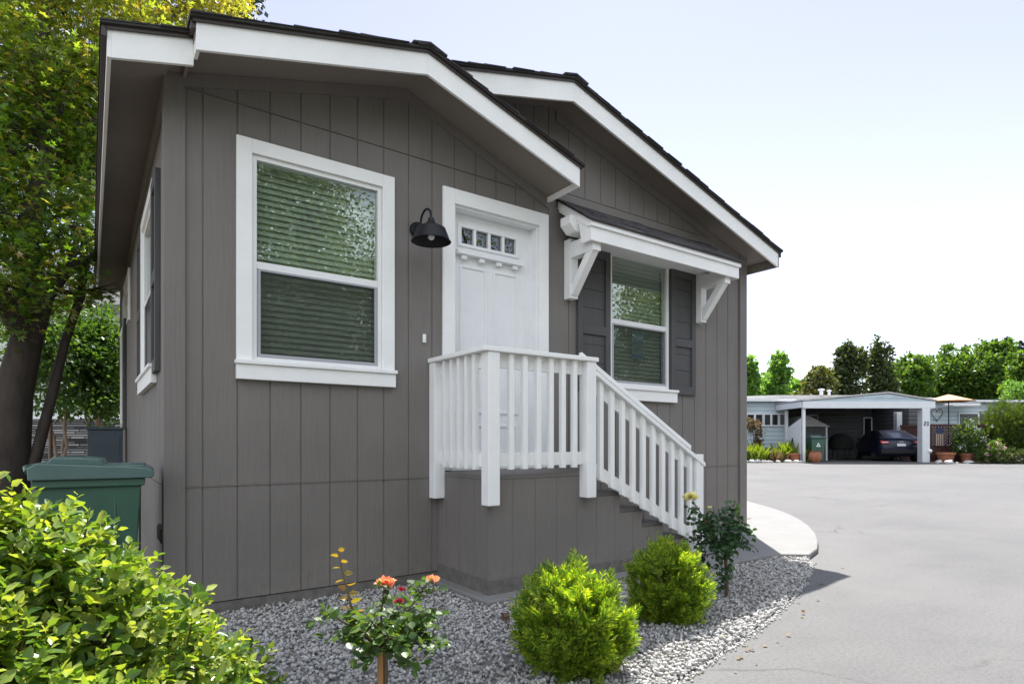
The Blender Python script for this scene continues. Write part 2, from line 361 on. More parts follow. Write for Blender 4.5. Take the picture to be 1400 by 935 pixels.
# ------------------------------------------------------------------ foliage (numpy)
LEAF6 = (np.array([(0,0,0),(-.30,.38,.07),(.30,.38,.07),(0,.42,-.02),(-.17,.78,.03),(.17,.78,.03),(0,1,-.10)], float),
         [(0,3,1),(0,2,3),(1,3,6,4),(3,2,5,6)])
LEAF4 = (np.array([(0,0,0),(-.38,.5,.10),(.38,.5,.10),(0,1,-.05)], float), [(0,2,3),(0,3,1)])
LEAFR = (np.array([(0,0,0),(-.42,.36,.06),(.42,.36,.06),(-.33,.72,.02),(.33,.72,.02),(0,1,-.10),(0,.45,-.03)], float),
         [(0,6,1),(0,2,6),(1,6,5,3),(6,2,4,5)])
BLADE = (np.array([(-.035,0,0),(.035,0,0),(-.03,.5,.02),(.03,.5,.02),(0,1,-.12)], float), [(0,1,3,2),(2,3,4)])
def star_leaf():
    vs = [(0,0,0)]; fs = []
    a0 = [-100,-52,0,52,100]; ln = [.45,.8,1,.8,.45]
    for a, l in zip(a0, ln):
        a = math.radians(a); d = (math.sin(a), math.cos(a)); s = (d[1]*.15, -d[0]*.15)
        b = len(vs); vs += [(d[0]*l*.45-s[0], d[1]*l*.45-s[1], .03), (d[0]*l*.45+s[0], d[1]*l*.45+s[1], .03), (d[0]*l, d[1]*l, -.08)]
        fs += [(0, b+1, b+2, b)]
    return np.array(vs, float), fs
STAR = star_leaf()
def frond():
    vs = [(-.03,0,0),(.03,0,0),(0,1.0,-.06)]; fs = [(0,1,2)]
    for k in range(7):
        y = .10+.12*k; L = (.40-.038*k)
        for s in (-1, 1):
            b = len(vs); w = .055
            vs += [(0, y-w*.5, 0), (s*L*.55, y+L*.42-w*.3, .03*math.sin(k*2.1)), (s*L, y+L*.95, .02), (s*L*.45, y+L*.42+w*1.1, 0)]
            fs.append((b, b+1, b+2, b+3) if s > 0 else (b+3, b+2, b+1, b))
    return np.array(vs, float), fs
FROND = frond()

def unit(a): return a/np.maximum(1e-9, np.linalg.norm(a, axis=1, keepdims=True))
def leaves(name, P, D, size, tmpl, mat, parent, jitter=.3, flat=None, rng=RNG):
    """one mesh: a leaf at each P pointing along D (flat: bias of the leaf face towards up)"""
    T, fs = tmpl; n = len(P); k = len(T)
    D = unit(D + rng.normal(0, jitter, (n, 3)))
    R = rng.normal(0, 1, (n, 3))
    if flat is not None: R = R*(1-flat) + np.array([0, 0, 1.0])*flat*1.6
    Nn = unit(R - D*np.sum(R*D, 1, keepdims=True)); S = np.cross(D, Nn)
    sz = (size*rng.uniform(.65, 1.25, n))[:, None, None] if np.isscalar(size) else np.asarray(size)[:, None, None]
    V = (T[None, :, 0:1]*S[:, None, :] + T[None, :, 1:2]*D[:, None, :] + T[None, :, 2:3]*Nn[:, None, :])*sz + P[:, None, :]
    me = bpy.data.meshes.new(name)
    lens = np.array([len(f) for f in fs]); flatf = np.concatenate([np.array(f) for f in fs])
    loops = (flatf[None, :] + (np.arange(n)*k)[:, None]).ravel().astype(np.int32)
    tot = np.tile(lens, n).astype(np.int32); start = np.concatenate([[0], np.cumsum(tot)[:-1]]).astype(np.int32)
    me.vertices.add(n*k); me.vertices.foreach_set('co', V.astype(np.float32).ravel())
    me.loops.add(len(loops)); me.loops.foreach_set('vertex_index', loops)
    me.polygons.add(len(tot)); me.polygons.foreach_set('loop_start', start); me.polygons.foreach_set('loop_total', tot)
    me.polygons.foreach_set('use_smooth', [True]*len(tot))
    me.update(calc_edges=True); me.validate()
    return link_mesh(name, me, mat, parent)
def sphere_pts(n, rng=RNG): return unit(rng.normal(0, 1, (n, 3)))
def crown_pts(blobs, n, clump=.22, per=26, rng=RNG, inner=.55):
    """points in leafy clumps that crowd the outside of ellipsoids; returns points and outward directions"""
    vol = np.array([b[3]*b[4]*b[5] for b in blobs])**.67; vol = vol/vol.sum()
    P = []; D = []
    for b, w in zip(blobs, vol):
        m = max(1, int(n*w/per)); c = np.array(b[:3]); rad = np.array(b[3:6])
        u = sphere_pts(m, rng); rr = (inner + (1-inner)*rng.random(m)**.6)[:, None]*(1+rng.normal(0, .10, (m, 1)))
        cc = u*rr
        q = cc[:, None, :] + rng.normal(0, clump, (m, per, 3))*rng.uniform(.5, 1.3, (m, 1, 1))*np.array([1, 1, .65])
        P.append((q*rad + c).reshape(-1, 3)); D.append(np.repeat(u, per, 0))
    return np.concatenate(P), np.concatenate(D)

def limb(mb, a, b, r0, r1, seg=6, wob=.08, n=8, rng=random):
    a = Vector(a); b = Vector(b); L = (b-a).length
    pts = []; rad = []
    for i in range(seg+1):
        t = i/seg; p = a.lerp(b, t)
        if 0 < i < seg: p += Vector((rng.uniform(-1, 1), rng.uniform(-1, 1), rng.uniform(-.5, .5)))*wob*L*.5
        pts.append(p); rad.append(r0 + (r1-r0)*t)
    mb.tube(pts, rad, n); return pts

# ------------------------------------------------------------------ the house
def lerp_line(pts):
    def fn(x):
        for (x0, z0), (x1, z1) in zip(pts, pts[1:]):
            if x <= x1 or (x1, z1) == pts[-1]: return z0 + (z1-z0)*(x-x0)/(x1-x0)
    return fn
GRV = .0045
def panel_wall(mb, s0, s1, z0, top, grooves, holes, zgaps, put, steps=(), groove_d=.006, th=.02):
    """vertical-groove panel siding in (s,z); put(s,d,z) maps to space, d = depth behind the face"""
    cuts = {s0, s1}
    for g in grooves:
        if s0 < g-GRV and g+GRV < s1: cuts |= {g-GRV, g+GRV}
    for h in holes: cuts |= {h[0], h[1]}
    for s in steps:
        if s0 < s < s1: cuts.add(s)
    cuts = sorted(c for c in cuts if s0-1e-6 <= c <= s1+1e-6)
    isg = lambda a, b: any(abs((a+b)/2-g) < GRV*.9 for g in grooves)
    for a, b in zip(cuts, cuts[1:]):
        if b-a < 1e-5: continue
        mid = (a+b)/2; d0 = groove_d if isg(a, b) else 0.0
        iv = [(z0, None)]
        blocks = sorted([(h[2], h[3]) for h in holes if h[0]-1e-6 <= mid <= h[1]+1e-6])
        gaps = [(g-.003, g+.003) for g in zgaps if not any(bz0-.01 < g < bz1+.01 for bz0, bz1 in blocks)]
        ta, tb = top(a+1e-5), top(b-1e-5)
        cur = z0; spans = []
        for lo, hi, gap in sorted([(x, y, False) for x, y in blocks] + [(x, y, True) for x, y in gaps]):
            if lo >= min(ta, tb)-.002: continue
            if lo > cur: spans.append((cur, cur, lo, lo, d0))
            if gap: spans.append((lo, lo, hi, hi, groove_d+.001))
            cur = max(cur, hi)
        if cur < min(ta, tb): spans.append((cur, cur, ta, tb, d0))
        for a0, b0, a1, b1, d in spans:
            vs = [put(a, d, a0), put(b, d, b0), put(b, d, b1), put(a, d, a1), put(a, th, a0), put(b, th, b0), put(b, th, b1), put(a, th, a1)]
            mb.add(vs, [(0,1,2,3),(5,4,7,6),(1,0,4,5),(2,1,5,6),(3,2,6,7),(0,3,7,4)])

house = thing('manufactured_home', 'grey manufactured home with two gables, white trim and white front door', 'house', (0, 0, 0))
W = 5.88; LEN = 6.25
main_top = lerp_line([(-.34, 3.275), (2.95, 4.137), (6.08, 3.247)])
over_top = lerp_line([(.07, 3.422), (1.53, 3.795), (2.96, 3.362)])
over_sof = lerp_line([(.07, 3.335), (1.555, 3.745), (2.96, 3.228)])
main_sof = lambda x: main_top(x)-.07
grv = [.392+.1985*k for k in range(-1, 28)]
holes = [(.478, 1.368, 1.617, 2.955), (1.965, 2.83, .866, 2.985), (3.683, 4.537, 1.633, 2.925)]
front = lambda s, d, z: (s, d, z)
wb = MB()
panel_wall(wb, .06, 2.934, .095, lambda x: max(main_top(x), over_top(x))-.055, [g for g in grv if g < 2.85], holes[:2], [.82, 3.255], front)
panel_wall(wb, 2.94, W-.06, .095, lambda x: main_top(x)-.045, [g for g in grv if g > 2.99], holes[2:], [.82, 3.34], front, steps=(2.95,))
wb.build('front_wall', MT['siding'], house)
# seam flashings: thin proud lips over the panel joints
for a, b, z in ((.10, 1.79, .817), (4.15, 5.76, .817), (.10, 2.93, 3.2565), (3.05, 5.3, 3.341)):
    sm = MB(); sm.box(a, b, -.005, .012, z, z+.005); sm.build('seam_flashing', MT['siding'], house)
# left wall (towards the side yard), right and back walls
side = lambda s, d, z: (d, s, z)
gl = [.25+.2*k for k in range(31)]
sholes = [(.80, 1.80, 1.62, 2.86), (3.95, 4.85, 2.55, 2.98), (5.25, 5.95, 1.35, 2.55)]
lw = MB(); panel_wall(lw, .06, LEN-.06, .095, lambda y: 3.30, gl, sholes, [.82], side); lw.build('left_wall', MT['siding'], house)
bw = MB(); bw.prism([(0.02, .1), (W-.02, .1), (W-.02, 3.25), (2.95, 4.07), (.02, 3.28)], 'y', LEN-.02, LEN); bw.build('back_wall', MT['siding'], house)
rw = MB(); rw.box(W-.02, W-.001, .06, LEN-.03, .095, 3.24); rw.build('right_wall', MT['siding'], house)
pl = MB()
pl.box(.004, W-.004, .006, .05, -.05, .088); pl.box(.006, .05, .06, LEN-.02, -.05, .088); pl.box(W-.05, W-.006, .06, LEN-.02, -.05, .088)
pl.build('plinth', MT['plinth'], house)
fl = MB(); fl.box(.06, W-.06, .07, LEN-.06, .70, .76); fl.build('floor', MT['plinth'], house)
ct = MB()
ct.box(-.018, .097, -.018, -.001, .06, 3.34); ct.build('corner_trim', MT['siding'], house, bevel=.002)
ct = MB(); ct.box(-.018, -.001, .0, .09, .06, 3.30); ct.build('corner_trim', MT['siding'], house, bevel=.002)
ct = MB(); ct.box(5.765, W+.018, -.018, -.001, .06, 3.255); ct.box(W+.001, W+.018, .0, .09, .06, 3.24); ct.build('corner_trim', MT['siding'], house, bevel=.002)
ct = MB(); ct.box(-.018, -.001, LEN-.1, LEN, .06, 3.30); ct.build('corner_trim', MT['siding'], house)

# roofs
def slab(mb, x0, x1, topf, t, y0, y1, dz=0.0, n=1):
    mb.prism([(x0, topf(x0)-t+dz), (x1, topf(x1)-t+dz), (x1, topf(x1)+dz), (x0, topf(x0)+dz)], 'y', y0, y1)
Y1, Y2 = -.40, -.30
rf = MB()
slab(rf, -.30, .08, main_top, .055, Y2, LEN+.1); slab(rf, .08, 1.74, main_top, .055, .022, LEN+.1); slab(rf, 1.74, 2.95, main_top, .055, Y2, LEN+.1)
slab(rf, 2.95, 6.04, main_top, .055, Y2, LEN+.1)
rf.build('roof_deck', MT['soffit'], house)
od = MB()
for (a, b) in ((.10, 1.555), (1.555, 2.93)):
    od.prism([(a, over_sof(a)), (b, over_sof(b)), (b, over_top(b)-.004), (a, over_top(a)-.004)], 'y', Y1, -.001)
od.prism([(.082, 3.30), (.0995, 3.30), (.0995, 3.40), (.082, 3.385)], 'y', -.320, -.001)
od.build('gable_soffit', MT['soffit'], house)
sf = MB()                                            # soffit boards under the main roof overhangs
sf.prism([(-.28, main_top(-.28)-.075), (-.001, main_top(0)-.075), (-.001, main_top(0)-.06), (-.28, main_top(-.28)-.06)], 'y', Y2+.004, LEN+.08)
sf.prism([(W+.02, main_top(W+.02)-.075), (6.03, main_top(6.03)-.075), (6.03, main_top(6.03)-.06), (W+.02, main_top(W+.02)-.06)], 'y', Y2+.004, LEN+.08)
for a, b in ((1.80, 2.95), (2.95, W+.015)):
    sf.prism([(a, main_top(a)-.075), (b, main_top(b)-.075), (b, main_top(b)-.06), (a, main_top(a)-.06)], 'y', Y2+.004, -.003)
sf.build('soffit', MT['soffit'], house)
fz = MB()                                            # frieze boards where wall meets soffit
for a, b in ((.0975, 1.555), (1.555, 2.93)):
    fz.prism([(a, over_sof(a)-.085), (b, over_sof(b)-.085), (b, over_sof(b)-.003), (a, over_sof(a)-.003)], 'y', -.013, -.002)
for a, b in ((3.02, 5.75),):
    fz.prism([(a, main_top(a)-.165), (b, main_top(b)-.165), (b, main_top(b)-.078), (a, main_top(a)-.078)], 'y', -.013, -.002)
fz.box(-.020, -.002, .092, LEN-.11, 3.13, 3.285)
fz.build('frieze_board', MT['siding'], house)
def fascia(pts_b, pts_t, y0, y1):
    m = MB()
    for i in range(len(pts_b)-1):
        a, b = pts_b[i], pts_b[i+1]; c, d = pts_t[i+1], pts_t[i]
        m.prism([a, b, c, d], 'y', y0, y1)
        m.build('fascia', MT['white'], house, bevel=.002); m = MB()
T = .022
mb_l = lerp_line([(-.284, 3.127), (2.958, 3.962), (6.04, 3.088)])
def mt(x): return main_top(x)-.002
fascia([(-.284, mb_l(-.284)), (.104, mb_l(.104))], [(-.284, mt(-.284)), (.104, mt(.104))], Y2-T, Y2)
fascia([(1.78, mb_l(1.78)), (2.955, 3.962), (6.04, mb_l(6.04))], [(1.78, mt(1.78)), (2.955, mt(2.955)), (6.04, mt(6.04))], Y2-T, Y2)
fascia([(.103, 3.262), (1.53, 3.632), (2.93, 3.200)], [(.103, over_top(.103)-.002), (1.53, 3.791), (2.93, over_top(2.93)-.002)], Y1-T, Y1)
m = MB(); m.prism([(Y1, 3.262), (Y2-T-.002, 3.262), (Y2-T-.002, over_top(.103)-.003), (Y1, over_top(.103)-.003)], 'x', .103, .122); m.build('fascia_return', MT['white'], house)
m = MB(); m.prism([(Y1, 3.200), (-.002, 3.200), (-.002, over_top(2.93)-.003), (Y1, over_top(2.93)-.003)], 'x', 2.912, 2.93); m.build('fascia_return', MT['white'], house)
m = MB(); m.box(-.303, -.284, Y2-T, LEN+.09, 3.127, 3.283); m.build('eave_fascia', MT['white'], house)
m = MB(); m.box(6.041, 6.058, Y2-T, LEN+.09, 3.088, 3.250); m.build('eave_fascia', MT['soffit'], house)
de = MB()                                            # brown metal drip edge
def drip(x0, x1, topf, y, n=1):
    de.prism([(x0, topf(x0)-.018), (x1, topf(x1)-.018), (x1, topf(x1)+.012), (x0, topf(x0)+.012)], 'y', y-.014, y-.001)
drip(-.31, .10, main_top, Y2-T); drip(1.78, 2.95, main_top, Y2-T); drip(2.95, 6.06, main_top, Y2-T)
drip(.085, 1.53, over_top, Y1-T); drip(1.53, 2.945, over_top, Y1-T)
de.box(-.328, -.306, Y2-T-.014, LEN+.1, 3.225, 3.292); de.box(6.060, 6.075, Y2-T-.014, LEN+.1, 3.20, 3.262)
de.prism([(Y1-T, over_top(.09)-.05), (Y2-T-.015, over_top(.09)-.05), (Y2-T-.015, over_top(.09)+.01), (Y1-T, over_top(.09)+.01)], 'x', .078, .101)
de.build('drip_edge', MT['drip'], house)
sh = MB(); rr = random.Random(3)
def shingles(x0, x1, topf, y0, y1, rows_from=None):
    sl = (topf(x1)-topf(x0))/(x1-x0); sgn = 1 if sl > 0 else -1
    course = .137; n = int(abs(x1-x0)/course)+1
    base = [(x0, topf(x0)+.004), (x1, topf(x1)+.004), (x1, topf(x1)+.016), (x0, topf(x0)+.016)]
    sh.prism(base, 'y', y0, y1)
    for i in range(n):                               # butt edges, courses thicker at their lower end
        if sgn > 0: lo = x0+i*course; hi = min(x1, lo+course*1.5)
        else: lo = x1-i*course; hi = max(x0, lo-course*1.5)
        y = y0-rr.uniform(.0, .02); k = 0
        while y < y1:
            w = rr.uniform(.12, .34); ye = min(y1, y+w) if k < 6 else y1; t = rr.uniform(.006, .014)
            zl = topf(lo)+.015; zh = topf(hi)+.0165
            sh.prism([(lo, zl), (hi, zh), (hi, zh+.001), (lo, zl+t)] if sgn > 0 else [(hi, zh), (lo, zl), (lo, zl+t), (hi, zh+.001)], 'y', y, ye-.004)
            y = ye; k += 1
shingles(-.335, .085, main_top, Y2-T-.03, LEN+.12); shingles(.085, 1.75, main_top, .02, LEN+.12)
shingles(1.75, 2.95, main_top, Y2-T-.03, LEN+.12); shingles(2.95, 6.08, main_top, Y2-T-.03, LEN+.12)
shingles(.07, 1.53, over_top, Y1-T-.03, .03); shingles(1.53, 2.965, over_top, Y1-T-.03, -.001)
for tf, xp, ya, yb in ((main_top, 2.95, Y2-T-.045, LEN+.12), (over_top, 1.53, Y1-T-.045, .0)):
    y = ya; i = 0
    while y < yb:
        ye = min(yb, y+.2); t = .012
        for s in (-1, 1):
            zc = tf(xp)+.026+.006*(i % 2); zo = tf(xp+s*.13)+.024+.006*(i % 2)
            sh.prism([(xp, zc), (xp+s*.13, zo), (xp+s*.13, zo+t), (xp, zc+t)], 'y', y, ye)
        y += .14; i += 1
sh.build('shingles', MT['shingle'], house)

# windows -----------------------------------------------------------
def window(x0, x1, z0, z1, put_box, fw, meet, casing=None, sill=None, lower_screen=True, blind_tilt=63, shelf=True):
    """double-hung window; put_box(mb, s0,s1,d0,d1,z0,z1): d<0 is proud of the wall"""
    wn = MB()
    for a, b, c, d in ((x0, x0+fw, z0, z1), (x1-fw, x1, z0, z1), (x0+fw, x1-fw, z0, z0+fw), (x0+fw, x1-fw, z1-fw, z1)):
        put_box(wn, a, b, -.004, .07, c, d)
    wo = wn.build('window', MT['vinyl'], house, bevel=.0015)
    if casing:
        cx0, cx1, cz0, cz1 = casing; m = MB()
        put_box(m, cx0, x0-.001, -.024, -.0005, cz0, cz1); put_box(m, x1+.001, cx1, -.024, -.0005, cz0, cz1); put_box(m, x0-.001, x1+.001, -.024, -.0005, z1+.001, cz1)
        m.build('casing', MT['white'], wo, bevel=.0025)
    if sill:
        sx0, sx1, sz0, sz1 = sill; m = MB()
        put_box(m, sx0+.002, sx1-.002, -.040, -.001, sz0, sz1-.026); put_box(m, sx0-.006, sx1+.006, -.056, -.001, sz1-.0255, sz1)
        m.build('sill', MT['white'], wo, bevel=.003)
    m = MB(); s = .022                                 # upper sash rails + meeting rail
    put_box(m, x0+fw, x1-fw, .006, .040, meet-.024, meet+.022)
    put_box(m, x0+fw, x0+fw+s*.4, .010, .045, z0+fw, meet-.024); put_box(m, x1-fw-s*.4, x1-fw, .010, .045, z0+fw, meet-.024)
    put_box(m, x0+fw, x1-fw, .012, .045, z0+fw, z0+fw+s)
    m.build('sash', MT['vinyl'], wo, bevel=.0015)
    m = MB(); put_box(m, x0+fw, x1-fw, .022, .026, meet+.02, z1-fw); m.build('pane', MT['glass'], wo)
    m = MB(); put_box(m, x0+fw+s*.4, x1-fw-s*.4, .034, .038, z0+fw+s, meet-.02); m.build('pane', MT['glass'], wo)
    if lower_screen:
        m = MB(); a, b, c, d = x0+fw+.004, x1-fw-.004, z0+fw+.002, meet-.026; q = .020
        put_box(m, a, a+q, -.002, .009, c, d); put_box(m, b-q, b, -.002, .009, c, d); put_box(m, a+q, b-q, -.002, .009, c, c+q); put_box(m, a+q, b-q, -.002, .009, d-q*.6, d)
        m.build('screen_frame', MT['screenframe'], wo)
        m = MB(); put_box(m, a+q, b-q, .003, .0045, c+q, d-q*.6); m.build('screen', MT['screen'], wo)
    m = MB(); z = z1-.05; th = math.radians(blind_tilt); i = 0
    while z > z0+.03:                                  # blind slats, each tilted
        w = .025; c, s_ = math.cos(th)*w, math.sin(th)*w
        B = MB(); put_box(B, x0+.02, x1-.02, .075, .1275, -.0012, .0012)
        for k, p in enumerate(B.v):
            pass
        d0, d1 = .10-c, .10+c
        q = MB(); put_box(q, x0+.02, x1-.02, d0, d1, z, z+.0025)
        # shear the slat into its tilt: inner edge up
        tmp = []
        for p in q.v:
            dd = (p[1] if put_box is fbox else p[0])
            tmp.append((p[0], p[1], p[2] + (dd-.10)/c*s_))
        m.add(tmp, q.f); z -= .041; i += 1
    put_box(m, x0+.015, x1-.015, .075, .125, z1-.035, z1+.01)
    m.build('blind', MT['blind'], wo)
    return wo
def fbox(mb, a, b, d0, d1, z0, z1): mb.box(a, b, d0, d1, z0, z1)
def lbox(mb, a, b, d0, d1, z0, z1): mb.box(min(d0, d1), max(d0, d1), a, b, z0, z1)
w1 = window(.478, 1.368, 1.617, 2.955, fbox, .030, 2.247, (.383, 1.463, 1.6, 3.047), (.379, 1.467, 1.496, 1.619))
w2 = window(3.683, 4.537, 1.633, 2.925, fbox, .034, 2.262, None, (3.60, 4.635, 1.500, 1.630))
lab = MB(); lab.box(4.035, 4.205, .0385, .0395, 1.93, 2.19); st = lab.build('sticker', MT['sticker'], w2)
for za, zb_ in ((1.931, 1.975), (2.165, 2.189)):
    m = MB(); m.box(4.036, 4.204, .0375, .0384, za, zb_); m.build('sticker_band', MT['stickerblue'], w2)
m = MB()
for i, (a, b) in enumerate(((4.06, 4.10), (4.115, 4.125), (4.14, 4.185))): m.box(a, b, .0375, .0384, 2.09, 2.115)
m.build('sticker_numerals', MT['stickerblue'], w2)
m = MB()
for r_ in range(6):
    x = 4.05; z = 2.075-.018*r_
    while x < 4.19:
        w_ = random.uniform(.008, .03); m.box(x, min(x+w_, 4.195), .0375, .0384, z, z+.007); x += w_+.006
m.build('sticker_text', MT['ink'], w2)
w3 = window(.80, 1.80, 1.62, 2.86, lbox, .035, 2.25, (.74, 1.86, 1.6, 2.94), (.62, 1.98, 1.50, 1.63))
w4 = window(3.95, 4.85, 2.55, 2.98, lbox, .05, 2.76, (3.87, 4.93, 2.47, 3.06), None, False)
w5 = window(5.25, 5.95, 1.35, 2.55, lbox, .04, 1.95, (5.17, 6.03, 1.27, 2.63), None, True)
def shutter(x0, x1, z0, z1, put_box, mid, seam=True):
    m = MB(); s = .062; d = -.032
    put_box(m, x0, x0+s, d, -.001, z0, z1); put_box(m, x1-s, x1, d, -.001, z0, z1)
    for a, b in ((z0, z0+.085), (mid-.042, mid+.042), (z1-.085, z1)): put_box(m, x0+s, x1-s, d, -.001, a, b)
    z = z0+.085
    while z < z1-.085:                                # recessed boards between the rails
        hi = min(z+.17, z1-.085); put_box(m, x0+s, x1-s, -.013, -.001, z+.0015, hi-.0015); z = hi
    return m.build('shutter', MT['shutter'], house, bevel=.002)
shutter(3.262, 3.672, 1.575, 2.895, fbox, 2.135); shutter(4.550, 4.945, 1.590, 2.90, fbox, 2.135)
shutter(.38, .73, 1.56, 2.88, lbox, 2.2); shutter(1.87, 2.22, 1.56, 2.88, lbox, 2.2); shutter(4.72, 5.10, 1.27, 2.63, lbox, 1.95)

# door ---------------------------------------------------------------
dr = MB(); DX0, DX1, DZ0, DZ1, DY = 1.995, 2.80, .905, 2.955, .095
LX0, LX1, LZ0, LZ1 = 2.085, 2.655, 2.715, 2.848
dr.box(DX0, LX0, DY, DY+.045, DZ0, DZ1); dr.box(LX1, DX1, DY, DY+.045, DZ0, DZ1); dr.box(LX0, LX1, DY, DY+.045, DZ0, LZ0); dr.box(LX0, LX1, DY, DY+.045, LZ1, DZ1)
door = dr.build('door', MT['door'], house)
m = MB()                                             # raised rim of the lite, its three muntins
m.box(LX0-.025, LX1+.025, DY-.012, DY-.0005, LZ1, LZ1+.025); m.box(LX0-.025, LX1+.025, DY-.012, DY-.0005, LZ0-.025, LZ0)
m.box(LX0-.025, LX0+.012, DY-.012, DY+.02, LZ0+.0005, LZ1-.0005); m.box(LX1-.012, LX1+.025, DY-.012, DY+.02, LZ0+.0005, LZ1-.0005)
for i in (1, 2, 3):
    x = LX0 + (LX1-LX0)*i/4; m.box(x-.013, x+.013, DY-.008, DY+.02, LZ0+.0005, LZ1-.0005)
m.build('lite_frame', MT['door'], door, bevel=.0015)
m = MB(); m.box(LX0+.012, LX1-.012, DY+.021, DY+.026, LZ0+.001, LZ1-.001); m.build('pane', MT['litglass'], door)
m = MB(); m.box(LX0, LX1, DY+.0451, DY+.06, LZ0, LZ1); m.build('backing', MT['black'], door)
m = MB(); m.box(2.04, 2.70, DY-.055, DY-.0005, 2.615, 2.650)
for i in range(4): x = 2.085+.17*i; m.box(x, x+.05, DY-.040, DY-.0005, 2.580, 2.6145)
m.build('dentil_shelf', MT['door'], door, bevel=.002)
m = MB()                                             # two long planted panels
for a, b in ((2.085, 2.345), (2.41, 2.665)):
    for c, d in ((1.02, 1.12), (1.30, 2.54)):
        pass
    for (p, q, r_, s_) in ((a, a+.022, 1.33, 2.54), (b-.022, b, 1.33, 2.54), (a+.022, b-.022, 2.518, 2.54), (a+.022, b-.022, 1.33, 1.352),
                          (a, a+.022, 1.0, 1.24), (b-.022, b, 1.0, 1.24), (a+.022, b-.022, 1.218, 1.24), (a+.022, b-.022, 1.0, 1.022)):
        m.box(p, q, DY-.009, DY-.0005, r_, s_)
m.build('panel_moulding', MT['door'], door, bevel=.003)
m = MB(); m.lathe([(.0, -.034), (.030, -.034), (.033, -.02), (.033, 0)], (2.045, DY-.0005, 1.78), 20, 'y'); m.tube([(2.045, DY-.034, 1.78), (2.045, DY-.06, 1.78), (2.14, DY-.062, 1.78)], .010, 8)
m.build('handle', MT['black'], door, smooth=40)
m = MB()
m.box(1.868, 1.975, -.026, -.001, .87, 3.09); m.box(2.82, 2.921, -.026, -.001, .87, 3.09); m.box(1.9755, 2.8195, -.026, -.001, 2.975, 3.09)
m.build('door_casing', MT['white'], house, bevel=.003)
m = MB()
m.box(1.966, 1.992, .0, .14, .87, 2.98); m.box(2.803, 2.829, .0, .14, .87, 2.98); m.box(1.9925, 2.8025, .0, .14, 2.957, 2.98)
m.box(1.9925, 2.003, .075, .0945, .9, 2.956); m.box(2.79, 2.8025, .075, .0945, .9, 2.956)
m.build('door_jamb', MT['door'], house, bevel=.002)
m = MB(); m.box(1.93, 2.865, -.05, .14, .868, .903); m.build('threshold', MT['vinyl'], house, bevel=.003)

# canopy over the right window -----------------------------------------
cn = MB(); CX0, CX1, CY = 3.055, 5.14, -.40
cz = lambda y: 3.245 + (y-0)*(3.245-2.972)/.40
cn.prism([(-.001, cz(0)-.03), (CY, cz(CY)-.03), (CY, cz(CY)), (-.001, cz(0))], 'x', CX0+.02, CX1-.02)
canopy = cn.build('canopy', MT['white'], house)
m = MB()
m.box(CX0, CX1, CY-.022, CY, 2.79, 2.905); m.box(CX0-.012, CX1+.012, CY-.040, CY, 2.9055, 2.972)
for x in (CX0, CX1-.02):
    m.prism([(-.002, cz(0)-.095), (-.27, cz(-.27)-.10), (-.30, 2.79), (CY+.001, 2.79), (CY+.001, cz(CY)-.002), (-.002, cz(0)-.002)], 'x', x, x+.02)
for x in (CX0-.010, CX1):
    m.prism([(-.002, cz(0)-.07), (CY+.001, cz(CY)-.07), (CY+.001, cz(CY)+.001), (-.002, cz(0)+.001)], 'x', x, x+.0098)
m.build('fascia_board', MT['white'], canopy, bevel=.002)
m = MB(); m.prism([(CX0-.085, 3.035), (CX0-.085, 2.965), (CX0-.02, 2.905), (CX1-.02, 2.905), (CX1+.05, 2.965), (CX1+.05, 3.035)], 'y', -.255, -.125); m.build('purlin', MT['white'], canopy, bevel=.003)
m = MB(); m.box(3.21, 4.95, CY+.001, -.002, 2.890, 2.898); m.build('canopy_soffit', MT['white'], canopy)
m = MB(); m.prism([(.0-.001, cz(0)+.003), (CY-.05, cz(CY-.05)+.003), (CY-.05, cz(CY-.05)+.015), (-.001, cz(0)+.015)], 'x', CX0-.03, CX1+.03)
m.build('drip_edge', MT['drip'], canopy)
m = MB(); rr2 = random.Random(9)
for i in range(5):
    ylo = CY-.055+i*.1; yhi = min(-.001, ylo+.15); x = CX0-.035
    while x < CX1+.03:
        w_ = rr2.uniform(.1, .28); xe = min(CX1+.035, x+w_); t = rr2.uniform(.010, .020)
        m.prism([(ylo, cz(ylo)+.016), (yhi, cz(yhi)+.0165), (yhi, cz(yhi)+.019), (ylo, cz(ylo)+.016+t)], 'x', x, xe-.003); x = xe
m.build('shingles', MT['shingle'], canopy)
m = MB(); m.prism([(-.003, 3.262), (-.006, 3.262), (-.006, 3.335), (-.003, 3.335)], 'x', CX0-.03, CX1+.03); m.build('flashing', MT['siding'], canopy)
for bx in (3.115, 4.955):
    m = MB(); m.box(bx, bx+.09, -.09, -.002, 2.375, 2.905)
    m.box(bx+.001, bx+.089, -.385, -.0905, 2.73, 2.868)
    m.bar((bx+.045, -.075, 2.42), (bx+.045, -.345, 2.76), .07, .075, (1, 0, 0))
    m.build('bracket', MT['white'], canopy, bevel=.003)
# foundation vent and cable on the left wall
m = MB(); m.box(-.012, -.001, .12, .42, .46, .56)
for i in range(6): m.box(-.02, -.012, .13, .41, .470+.015*i, .476+.015*i)
m.build('foundation_vent', MT['black'], house)

